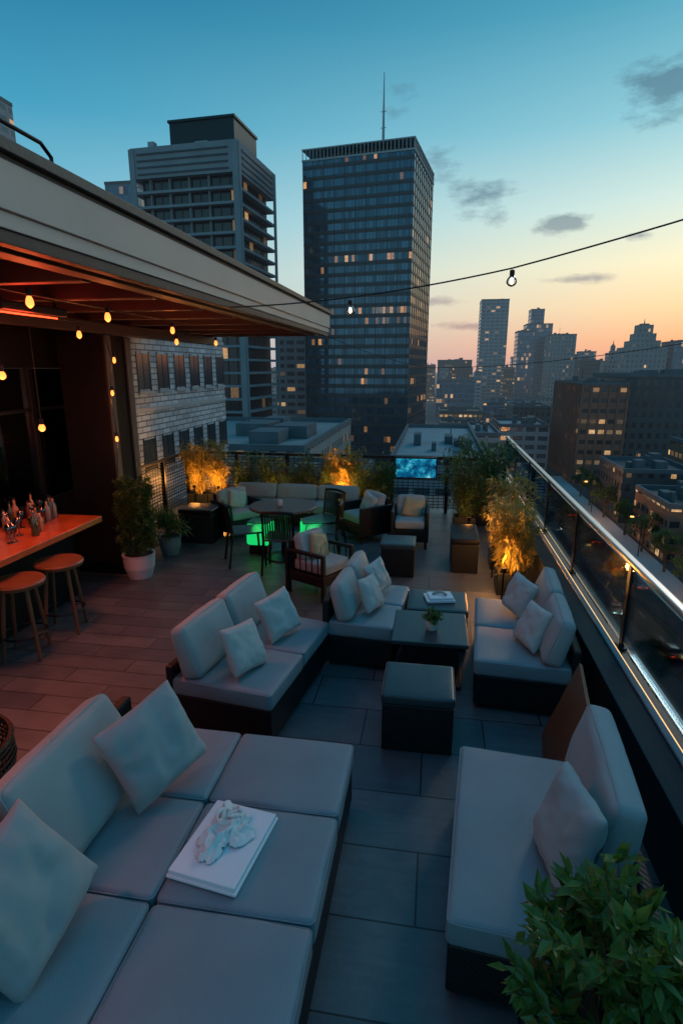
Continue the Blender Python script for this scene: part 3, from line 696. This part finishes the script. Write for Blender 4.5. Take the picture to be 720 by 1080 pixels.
# ---------------------------------------------------------------- string lights
def bulb(bm,p,r=.03):
    lathe(bm,[(.004,-.060-r*.35),(r*.6,-.056-r*.25),(r*.95,-.05),(r,-.038),(r*.85,-.02),(r*.45,0)],12,p)
def lightstring(label,pts,bulbs,m,energy,col,cr=.006,br=.022,group=None,fil=False):
    e=empty('string_light',label,'string light',(0,0,0))
    bm=bmesh.new(); tube(bm,pts,cr,6); obj('cable',bm,M_cable,e)
    for p in bulbs:
        bm=bmesh.new(); lathe(bm,[(.014,-.045),(.018,-.04),(.018,-.005),(.008,0)],10,p); obj('socket',bm,M_black,e)
        bm=bmesh.new(); bulb(bm,(p[0],p[1],p[2]-.042),br); bo=obj('bulb',bm,m,e,smooth=True)
        if fil:
            bm=bmesh.new(); lathe(bm,[(.002,-.098),(.010,-.092),(.012,-.075),(.008,-.060),(.002,-.055)],8,p); obj('filament',bm,M_fil,bo)
        if energy: light('bulb_glow','POINT',energy,col,.04,e,(p[0],p[1],p[2]-.17))
    return e
def cat(a,b,sag,n=14):
    a=Vector(a);b=Vector(b); return [a.lerp(b,i/n)-Vector((0,0,sag*4*(i/n)*(1-i/n))) for i in range(n+1)]
W1=cat((-1.76,4.9,3.0),(.50,4.5,3.19),.05)+cat((.50,4.5,3.19),(3.6,3.2,3.95),.05)[1:]
lightstring('black cable with clear bulbs strung across the terrace',W1,[(-.70,4.72,3.02),(.50,4.5,3.18)],M_bulbc,0,(1,.8,.55),.006,.038,fil=True)
W2=cat((-1.76,9.4,3.0),(-.1,8.4,2.5),.06,8)+cat((-.1,8.4,2.5),(5,3.8,3.5),.25,14)[1:]
bm=bmesh.new(); tube(bm,W2,.004,5); o=obj('overhead_cable',bm,M_cable); tag(o,'thin black cable sagging from the canopy corner','cable')
OR=(1,.20,.06)
lightstring('warm bulbs on a cable under the canopy',cat((-2.25,0,2.97),(-2.7,6.2,2.97),.03),[(-2.30,3.1,2.94),(-2.42,4.1,2.94),(-2.62,5.6,2.94)],M_bulb,2.0,OR)
lightstring('warm bulbs on a cable beside the canopy beams',cat((-3.2,2.5,2.9),(-2.9,8.5,2.95),.03),[(-3.12,4.8,2.86),(-3.0,6.5,2.87),(-2.95,7.6,2.9)],M_bulb,1.5,OR)
for x,y,z,en in ((-3.75,5.0,2.02,11),(-3.65,4.45,2.52,7),(-4.0,3.4,1.9,10),(-5.4,4.6,2.3,30)):
    e=empty('pendant_lamp','glowing bare bulb hanging over the bar counter','lamp',(x,y,z),0,'pendant bulbs over the bar')
    bm=bmesh.new(); tube(bm,[(0,0,0),(0,0,2.97-z)],.004,5); obj('cord',bm,M_cable,e)
    bm=bmesh.new(); lathe(bm,[(.017,-.05),(.02,-.045),(.02,0),(.006,.012)],12); obj('socket',bm,M_black,e)
    bm=bmesh.new(); bulb(bm,(0,0,-.047),.032); obj('bulb',bm,M_bulb,e,smooth=True)
    light('pendant_glow','POINT',en,(1,.15,.035) if x>-5 else (1,.55,.3),.05,e,(0,0,-.2))
lightstring('warm bulbs dangling beside the black column',[(-3.66,6.10,2.86),(-3.60,6.10,2.6),(-3.66,6.10,2.2),(-3.62,6.10,1.7),(-3.66,6.10,1.3)],[(-3.56,6.08,2.66),(-3.62,6.08,2.3),(-3.62,6.08,1.78)],M_bulb,1.2,(1,.3,.08),.005,.018)
for yy in (1.2,3.9):
    h=empty('patio_heater','red glowing heater bar fixed under the canopy','heater',(-2.9,yy,2.88),0,'heaters under the canopy')
    bm=bmesh.new(); box(bm,-.06,.06,-.35,.35,.0,.06,.01); box(bm,-.01,.01,-.3,-.28,.06,.11); box(bm,-.01,.01,.28,.3,.06,.11); obj('housing',bm,M_black,h)
    bm=bmesh.new(); tube(bm,[(0,-.3,-.012),(0,.3,-.012)],.006,8); obj('element',bm,M_bulbred,h)
    light('heater_glow','POINT',12,(1,.06,.025),.15,h,(0,0,-.15))
    light('heater_beam','SPOT',130,(1,.17,.07),.2,h,(-.35,.2,-.15),spot=108)
# ================================================================ CITY
bb=empty('brick_building','pale grey brick building with rows of dark windows','building',(-5.0,0,0))
bm=bmesh.new(); wallbox(bm,-12,0,7.3,13.3,-36,3.9); obj('wall',bm,M_brick,bb)
M_dwin=mat('dark window pane',(.03,.045,.055),.12,var=.5,vs=2,spec=.8)
def win(y,z,w,h):
    bm=bmesh.new(); box(bm,.002,.008,y,y+w,z,z+h); box(bm,.0085,.014,y+w/2-.015,y+w/2+.015,z,z+h)
    box(bm,.0021,.016,y-.03,y,z-.03,z+h+.03); box(bm,.0022,.016,y+w,y+w+.03,z-.03,z+h+.03)
    me=obj('window',bm,M_dwin,bb)
    bm=bmesh.new(); box(bm,.004,.04,y-.05,y+w+.05,z-.08,z-.032,.005); obj('sill',bm,M_conc,me)
for zz,h in ((2.14,.60),(.72,.55),(-.9,.6)):
    y=7.8
    while y<12.9: win(y,zz,.40,h); y+=.72
for zz in (3.0,1.75,.25):
    bm=bmesh.new(); box(bm,.004,.03,7.3,13.3,zz,zz+.08,.004); obj('string_course',bm,M_conc,bb)
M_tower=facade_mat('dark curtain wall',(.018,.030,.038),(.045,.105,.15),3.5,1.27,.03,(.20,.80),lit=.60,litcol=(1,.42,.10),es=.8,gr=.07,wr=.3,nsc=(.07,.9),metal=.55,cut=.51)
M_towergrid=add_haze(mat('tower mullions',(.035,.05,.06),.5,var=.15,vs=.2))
def tower(name,label,C,rz,w,d,z1,mt,fh,bw,slab,fin,slabm,finm,z0=-36,sd=.25,fd=.35):
    e=empty(name,label,'skyscraper',(C[0],C[1],0),rz)
    bm=bmesh.new(); wallbox(bm,-w,0,0,d,z0,z1); obj('wall',bm,mt,e)
    if slab:
        bm=bmesh.new(); z=z0+ ( -(z0+200)%fh )
        while z<z1: box(bm,-w-sd,sd,-sd,d+sd,z-slab/2,z+slab/2); z+=fh
        obj('floor_bands',bm,slabm,e)
    if fin:
        bm=bmesh.new(); n=int(w/bw)
        for i in range(n+1): box(bm,-w+i*bw-fin/2,-w+i*bw+fin/2,-fd,-.01,z0,z1)
        n=int(d/bw)
        for i in range(n+1): box(bm,.01,fd,i*bw-fin/2,i*bw+fin/2,z0,z1)
        obj('mullions',bm,finm,e)
    return e
T=tower('office_tower','tall dark glass tower with scattered lit windows',(-10.2,210),R(-8.5),39,39,71.5,M_tower,3.5,3.8,.30,.14,M_towergrid,M_towergrid,fd=.22,sd=.15)
bm=bmesh.new()
box(bm,-39.3,.3,-.3,39.3,71.5,72.1); box(bm,-39.3,.3,-.3,39.3,75,75.4)
for i in range(31): x=-39.1+i*1.3; box(bm,x,x+.22,-.2,.0,72.1,75); box(bm,.0,.2,i*1.3,i*1.3+.22,72.1,75)
obj('roof_screen',bm,M_conc,T)
bm=bmesh.new(); box(bm,-34,-6,6,32,71.6,76.2); obj('plant_room',bm,M_towergrid,T)
bm=bmesh.new(); tube(bm,[(-14,14,76),(-14,14,84),(-14,14,92),(-14,14,101)],[.55,.45,.28,.12],8)
for z in (79,84,89): box(bm,-14.9,-13.1,13.9,14.1,z,z+.2)
obj('antenna_mast',bm,M_conc,T)
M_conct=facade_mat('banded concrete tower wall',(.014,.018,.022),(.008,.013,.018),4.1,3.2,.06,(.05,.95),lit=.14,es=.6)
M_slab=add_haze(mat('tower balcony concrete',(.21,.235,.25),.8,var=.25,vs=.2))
L=tower('residential_tower','concrete banded tower with deep recessed balconies',(-61.6,180),R(-4),30,27,58,M_conct,4.1,3.2,.75,0,M_slab,None,sd=2.2)
bm=bmesh.new(); box(bm,-32.3,2.3,-2.3,29.3,58.0,66.4); obj('crown_wall',bm,M_slab,L)
bm=bmesh.new()
for x in (-32.6,.8): box(bm,x,x+1.8,-2.7,-2.21,-36,66)
for yy in (-2.2,27.8): box(bm,2.21,2.8,yy,yy+1.4,-36,66)
x=-27.
while x<-2: box(bm,x,x+.35,-1.2,-.01,-36,58); x+=6.4
obj('piers',bm,M_slab,L)
bm=bmesh.new()
z=58.9
while z<66: box(bm,-30,-.6,-2.6,-2.31,z,z+.45); box(bm,2.31,2.6,1,27,z,z+.45); z+=1.8
obj('louvre_band',bm,M_towergrid,L)
bm=bmesh.new(); box(bm,-22,-1,4,22,66.4,74.5); box(bm,-22.4,-.6,3.6,22.4,74.5,75.2); obj('penthouse',bm,M_dark,L)
bm=bmesh.new(); box(bm,-28,-26,1,3,66.4,69); box(bm,-12,-8,.2,1.2,66.4,67.6); obj('roof_plant',bm,M_conc,L)
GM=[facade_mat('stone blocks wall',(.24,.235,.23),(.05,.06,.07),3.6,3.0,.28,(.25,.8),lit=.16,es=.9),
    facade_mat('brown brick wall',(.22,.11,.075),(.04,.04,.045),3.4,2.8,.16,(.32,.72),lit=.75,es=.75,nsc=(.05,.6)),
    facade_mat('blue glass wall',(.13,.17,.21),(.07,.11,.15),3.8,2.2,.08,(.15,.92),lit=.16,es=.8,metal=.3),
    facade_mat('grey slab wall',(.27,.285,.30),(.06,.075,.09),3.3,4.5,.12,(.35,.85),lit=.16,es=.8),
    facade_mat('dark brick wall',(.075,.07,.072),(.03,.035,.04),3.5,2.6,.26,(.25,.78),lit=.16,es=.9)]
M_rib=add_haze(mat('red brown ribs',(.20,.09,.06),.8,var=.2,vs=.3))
def block(name,label,x0,x1,y0,y1,z1,mt,kind=0,rz=0,sd=0,group=None,cat='building',ribs=None):
    cx,cy=(x0+x1)/2,(y0+y1)/2; w=x1-x0;d=y1-y0; rnd=random.Random(sd*13+5)
    e=empty(name,label,cat,(cx,cy,0),rz,group)
    bm=bmesh.new(); wallbox(bm,-w/2,w/2,-d/2,d/2,-36,z1)
    zt=z1
    if kind==1:
        s=1
        for k in range(3):
            s*=.72; wallbox(bm,-w/2*s,w/2*s,-d/2*s,d/2*s,zt-.5,zt+4.5+k); zt+=4+k
    obj('wall',bm,mt,e)
    if ribs:
        bm=bmesh.new(); x=-w/2
        while x<=w/2+.01: box(bm,x-.35,x+.35,-d/2-.5,-d/2-.01,-36,z1+.5); x+=2.8
        y=-d/2+2.8
        while y<=d/2: box(bm,-w/2-.5,-w/2-.01,y-.35,y+.35,-36,z1+.5); y+=2.8
        obj('ribs',bm,ribs,e)
    bm=bmesh.new(); t=.5
    if kind==0:
        box(bm,-w/2-.15,w/2+.15,-d/2-.15,-d/2+t,z1+.01,z1+1.1); box(bm,-w/2-.15,w/2+.15,d/2-t,d/2+.15,z1+.01,z1+1.1)
        box(bm,-w/2-.15,-w/2+t,-d/2+t+.01,d/2-t-.01,z1+.01,z1+1.1); box(bm,w/2-t,w/2+.15,-d/2+t+.01,d/2-t-.01,z1+.01,z1+1.1)
        for k in range(6):
            a=rnd.uniform(-.35,.25)*w; b=rnd.uniform(-.35,.25)*d; q=rnd.uniform(.05,.18); box(bm,a,a+w*q,b,b+d*q,z1+.02,z1+rnd.uniform(1.2,3.4))
        if rnd.random()<.5:
            a=rnd.uniform(-.3,.3)*w; b=rnd.uniform(-.3,.3)*d; tube(bm,[(a,b,z1),(a,b,z1+rnd.uniform(4,8))],.15,5)
    else:
        tube(bm,[(0,0,zt),(0,0,zt+2),(0,0,zt+5)],[.8,.4,.1],6); box(bm,-w*.1,w*.1,-d*.1,d*.1,zt,zt+1.5)
    obj('roof_plant',bm,M_roofg,e)
    return e
block('apartment_block','pale slab block behind the dark tower',-70,-50,250,275,18,GM[3],sd=1)
block('apartment_block','grey tower peeking above the canopy',-175,-138.5,168,190,84,GM[3],sd=2)
block('apartment_block','grey tower behind the banded tower',-150,-136,262,285,82,GM[2],sd=3)
block('flat_roofed_building','low building with grey flat roof and plant',-62,-22,95,150,-11.5,GM[0],sd=4)
block('flat_roofed_building','low pale roofed building below the tower',-9,11,120,190,-16.5,GM[3],sd=5)
block('flat_roofed_building','low dark building beyond the terrace fence',-30,-9,48,85,-12,GM[4],sd=6)
block('high_rise','slender grey high rise on the skyline',40,66,600,630,66,GM[3],sd=7,cat='skyscraper')
block('high_rise','slim high rise with blue glazing on skyline',93,106,640,660,60,GM[2],sd=8,cat='skyscraper')
block('high_rise','wide stepped blue glass high rise on skyline',75,91,590,615,36,GM[2],sd=9,cat='skyscraper')
block('high_rise','broad pale apartment high rise on skyline',100,122,560,590,31,GM[0],sd=10,cat='skyscraper')
block('high_rise','grey glass high rise among skyline cluster',84,108,600,625,43,GM[2],sd=11,cat='skyscraper')
block('high_rise','dark mid rise beneath the skyline cluster',118,134,520,540,8,GM[4],sd=17,cat='skyscraper')
block('high_rise','stepped art deco tower with crown',133,160,450,475,17,GM[0],kind=1,sd=12,cat='skyscraper')
block('high_rise','dark high rise at the skyline edge',164,184,450,475,20,GM[2],sd=13,cat='skyscraper')
block('high_rise','small stepped tower on the skyline',140,148,520,530,5,GM[0],kind=1,sd=14,cat='skyscraper')
block('brown_apartment_block','reddish brown ribbed apartment block with lit window rows',47,61,200,245,-3.2,GM[1],sd=15,ribs=M_rib)
block('brown_apartment_block','large dark apartment block beside brown block',62,98,206,250,-.4,GM[4],sd=16)
for i,(px,w,h,Y) in enumerate([(.004,9,3,620),(.020,7,-4,640),(.034,9,8,660),(.047,8,2,700),(.062,7,-2,560),(-.02,12,5,700),(.12,14,14,700),(.225,16,18,640),(.25,12,8,600),(.108,10,2,560),(.205,10,14,580),(.152,9,20,680),(.27,14,16,620),(.30,14,20,700),(.088,8,10,620),(.20,9,28,660)]):
    block('high_rise','small distant high rise in the skyline haze',px*Y,px*Y+w,Y,Y+15,h,GM[i%4],sd=20+i,group='distant skyline towers')
rnd=random.Random(11); n=0
for gy in range(15):
    for gx in range(-7,15):
        Y=110+gy*46+rnd.uniform(-6,6); X=gx*34+rnd.uniform(-5,5)
        if gy>6: Y=110+6*46+(gy-6)*85; X=gx*52*(1+.03*gy)
        w=rnd.uniform(18,28)*(1+.5*(gy>6)); d=rnd.uniform(20,32)
        r_=(X+w/2)/(Y)
        if r_<-.33 or r_>.50: continue
        if 22<X+w and X<44 and Y<210: continue
        if X<15 and Y<260: continue
        if 38<X+w and X<104 and 105<Y<265: continue
        if -55<X+w and X<0 and Y<260: continue
        h=rnd.uniform(-29,-14) if Y<400 else rnd.uniform(-28,-6)
        if Y>500 and rnd.random()<.25: h=rnd.uniform(-2,10)
        if Y<200: h=rnd.uniform(-30,-22)
        block('city_block','ordinary city block with flat roof and windows',X,X+w,Y,Y+d,h,GM[rnd.randrange(5)],sd=n+40,group='city blocks'); n+=1
for i,(x0,x1,y0,y1,h) in enumerate([(8,21,66,92,-24),(9,21,97,116,-20),(13,22,200,240,-20),(47,62,88,108,-28),(66,84,92,116,-26),(47,60,120,140,-25),(64,80,122,146,-22),(24,42,222,250,-19),(47,64,150,172,-23),(68,90,152,180,-18),(84,100,120,146,-20)]):
    block('city_block','low city block beside the street below',x0,x1,y0,y1,h,GM[(4,0,3,4,1,1,4,3,4,1,4)[i]],sd=200+i,group='city blocks')
bm=bmesh.new(); box(bm,-3000,3000,-400,5000,-36.5,-36); struct(obj('ground',bm,M_asph))
bm=bmesh.new(); box(bm,26,42,-20,215,-36.0,-35.996); struct(obj('road',bm,mat('road asphalt',(.045,.045,.048),.6,var=.2,vs=.1)))
bm=bmesh.new()
y=0
while y<210: box(bm,33.9,34.1,y,y+3,-35.996,-35.992); y+=9
struct(obj('road_marking',bm,M_white))
for x0,x1 in ((22,26),(42,46)):
    bm=bmesh.new(); box(bm,x0,x1,-20,215,-36,-35.87,.0); struct(obj('pavement',bm,M_conc))
sl=empty('street_lamp','tall street lamp glowing orange over the road','street lamp',(25,60,-35.87),0,'street lamps along the road')
bm=bmesh.new(); tube(bm,[(0,0,0),(0,0,7),(.4,0,8.2),(1.8,0,8.6)],[.1,.08,.06,.05],6); obj('pole',bm,M_black,sl)
bm=bmesh.new(); rbox(bm,(2.1,0,8.55),(.35,.2,.12),.08,0,0,nn=3); obj('lamp_head',bm,mat('sodium lamp',(1,.6,.2),.4,emis=(1,.42,.10),es=3),sl)
for i in range(3): copy_thing(sl,(25,100+i*36,-35.87),0); copy_thing(sl,(43,84+i*38,-35.87),R(180))
for i in range(2):
    o=light('street_lamp_glow','POINT',4500,(1,.45,.15),.5,sl,(9,30+i*60,8.2))
def car(loc,rz,paint,label):
    e=empty('car',label,'car',loc,rz,'cars in the street')
    bm=bmesh.new(); rbox(bm,(0,0,.62),(.9,2.2,.36),.2,.02,0,nn=4); obj('body',bm,paint,e,smooth=True)
    bm=bmesh.new(); rbox(bm,(0,.1,1.12),(.74,1.15,.30),.22,.02,0,nn=4); obj('cabin',bm,M_dwin,e,smooth=True)
    for sx in (-1,1):
        for sy in (-1,1):
            bm=bmesh.new(); lathe(bm,[(.2,-.1),(.33,-.09),(.33,.09),(.2,.1)],14); obj('wheel',bm,M_black,e,(sx*.86,sy*1.35,.33),(0,R(90),0))
        bm=bmesh.new(); rbox(bm,(0,0,0),(.2,.05,.09),.04,0,0,nn=2); obj('headlight',bm,M_head,e,(sx*.6,-2.18,.66))
        bm=bmesh.new(); rbox(bm,(0,0,0),(.2,.05,.09),.04,0,0,nn=2); obj('tail_light',bm,M_tail,e,(sx*.6,2.18,.72))
    return e
M_head=mat('headlight',(1,.95,.8),.3,emis=(1,.9,.7),es=12); M_tail=mat('tail light',(1,.05,.02),.3,emis=(1,.05,.02),es=8)
c1=car((33.5,78,-35.99),R(180),mat('red car paint',(.55,.03,.02),.25),'red car driving along the street')
c2=car((30.0,92,-35.99),0,mat('grey car paint',(.15,.16,.17),.25,.5),'grey car driving along the street')
c3=car((37.5,104,-35.99),R(180),mat('white car paint',(.6,.6,.6),.25),'white car driving along the street')
for i in range(4):
    for c,xx,r0 in ((c1,36.5,R(180)),(c2,30.5,0),(c3,39.5,R(180))):
        copy_thing(c,(xx+random.uniform(-.5,.5),112+i*24+random.uniform(-5,5)+(0 if c is c1 else 10),-35.99),r0)
def tree_meshes(sd):
    rnd=random.Random(sd); bt=bmesh.new(); bl=bmesh.new()
    tube(bt,[(0,0,0),(.1,0,2),(0,.1,4)],[.28,.2,.15],7)
    for i in range(9):
        a=rnd.uniform(0,6.28); end=Vector((math.cos(a)*rnd.uniform(1,2.6),math.sin(a)*rnd.uniform(1,2.6),rnd.uniform(4.5,8)))
        tube(bt,[(0,.1,3),Vector((0,.1,3)).lerp(end,.5)+Vector((0,0,.4)),end],[.11,.07,.03],5)
        for k in range(5):
            c=end+rv(rnd)*rnd.uniform(.2,1.2)
            for j in range(34):
                p=c+rv(rnd)*rnd.uniform(.1,.8); leaf(bl,p,rv(rnd),Vector((0,0,1)),.42,.26)
    return bt,bl
bt,bl=tree_meshes(1)
te=empty('street_tree','dark leafy street tree on the pavement','tree',(23.5,62,-35.87),0,'street trees')
obj('trunk',bt,M_twig,te); obj('crown',bl,M_leaf,te,recalc=False)
for i in range(10): copy_thing(te,(44.8+random.uniform(-.5,.8),62+i*13+random.uniform(-3,3),-35.87),random.uniform(0,6))
for i in range(22): copy_thing(te,(50+random.uniform(0,24),58+random.uniform(0,26),-36.0),random.uniform(0,6))
# ================================================================ WORLD
w=bpy.data.worlds.new('World'); S.world=w; w.use_nodes=True
t=NT(w.node_tree); t.n.clear()
out=t.add('ShaderNodeOutputWorld'); bg=t.add('ShaderNodeBackground'); t.link(bg.outputs[0],out.inputs[0])
g=t.add('ShaderNodeTexCoord').outputs['Generated']; sx=t.add('ShaderNodeSeparateXYZ'); t.link(g,sx.inputs[0])
X,Y,Z=sx.outputs
az=t.m('ARCTAN2',X,Y); el=t.m('ARCSINE',Z)
eln=t.m('DIVIDE',t.m('MAXIMUM',el,0),R(90))
warm=t.ramp(eln,[(0,(.84,.32,.18)),(.025,(1.0,.46,.20)),(.055,(1.0,.67,.33)),(.095,(.97,.85,.54)),(.145,(.66,.79,.70)),(.21,(.29,.58,.65)),(.29,(.09,.36,.49)),(.37,(.025,.20,.33)),(.6,(.04,.26,.45)),(1,(.15,.47,.74))])
cool=t.ramp(eln,[(0,(.28,.42,.50)),(.06,(.34,.55,.64)),(.14,(.19,.47,.60)),(.22,(.055,.31,.47)),(.33,(.010,.145,.28)),(.6,(.03,.22,.41)),(1,(.15,.47,.74))])
daz=t.m('ABSOLUTE',t.m('SUBTRACT',az,R(24)))
fac=t.m('SUBTRACT',1.0,t.m('DIVIDE',daz,R(60)),clamp=True)
fac=t.m('POWER',fac,1.2)
sky=t.mix(fac,cool,warm)
cb=t.add('ShaderNodeCombineXYZ'); t.link(t.m('MULTIPLY',az,14.0),cb.inputs[0]); t.link(t.m('MULTIPLY',el,34.0),cb.inputs[1])
nz=t.noise(1.0,7,cb.outputs[0],.62)
mx=None
for a,e_,wa,we,s in ((17.5,20.3,5.2,3.0,1),(10,11.9,3.6,1.2,1),(3.0,14.8,4.4,1.7,.8),(4.8,12.9,4.2,1.3,.7),(-1,17,3.5,2.0,.6),(-4,21.5,3.0,1.6,.40),(16.5,10.6,2.2,.7,.75),(2.5,3.8,5,.7,.9),(12,7.5,5,.6,.6),(0,6,4,.7,.7),(22,14,4,1.2,.5)):
    dx=t.m('DIVIDE',t.m('SUBTRACT',az,R(a)),R(wa)); dy=t.m('DIVIDE',t.m('SUBTRACT',el,R(e_)),R(we))
    d=t.m('SQRT',t.m('ADD',t.m('MULTIPLY',dx,dx),t.m('MULTIPLY',dy,dy)))
    k=t.m('MULTIPLY',t.m('SUBTRACT',1.0,d,clamp=True),s)
    mx=k if mx is None else t.m('MAXIMUM',mx,k)
cm=t.m('MULTIPLY',t.m('SUBTRACT',t.m('MULTIPLY',mx,t.m('ADD',nz,.25)),t.m('MULTIPLY',t.m('SUBTRACT',.66,nz,clamp=True),1.1)),2.8,clamp=True)
cm=t.m('MULTIPLY',cm,.75)
ccol=t.ramp(eln,[(0,(.45,.25,.22)),(.08,(.32,.30,.31)),(.16,(.12,.22,.28)),(.3,(.05,.14,.21))])
sky=t.mix(cm,sky,ccol)
t.link(sky,bg.inputs[0]); bg.inputs[1].default_value=1.14
sun=bpy.data.lights.new('sun','SUN'); sun.energy=.30; sun.angle=R(10); sun.color=(1,.88,.76)
so=bpy.data.objects.new('sun',sun); COL.objects.link(so)
so.rotation_euler=Vector((-math.sin(R(24)),-math.cos(R(24)),-.55)).to_track_quat('-Z','Y').to_euler()
# ================================================================ CAMERA
c=bpy.data.cameras.new('camera'); co=bpy.data.objects.new('camera',c); COL.objects.link(co)
c.sensor_fit='VERTICAL'; c.sensor_height=36; c.lens=20.0; c.clip_start=.05; c.clip_end=8000
co.location=(0,0,2.5)
pitch=math.atan(152/600); psi=math.atan(101/(600*math.cos(pitch)+152*math.sin(pitch)))
co.rotation_euler=(R(90)-pitch,0,psi)
S.camera=co
S.view_settings.view_transform='Standard'; S.view_settings.look='None'; S.view_settings.exposure=0
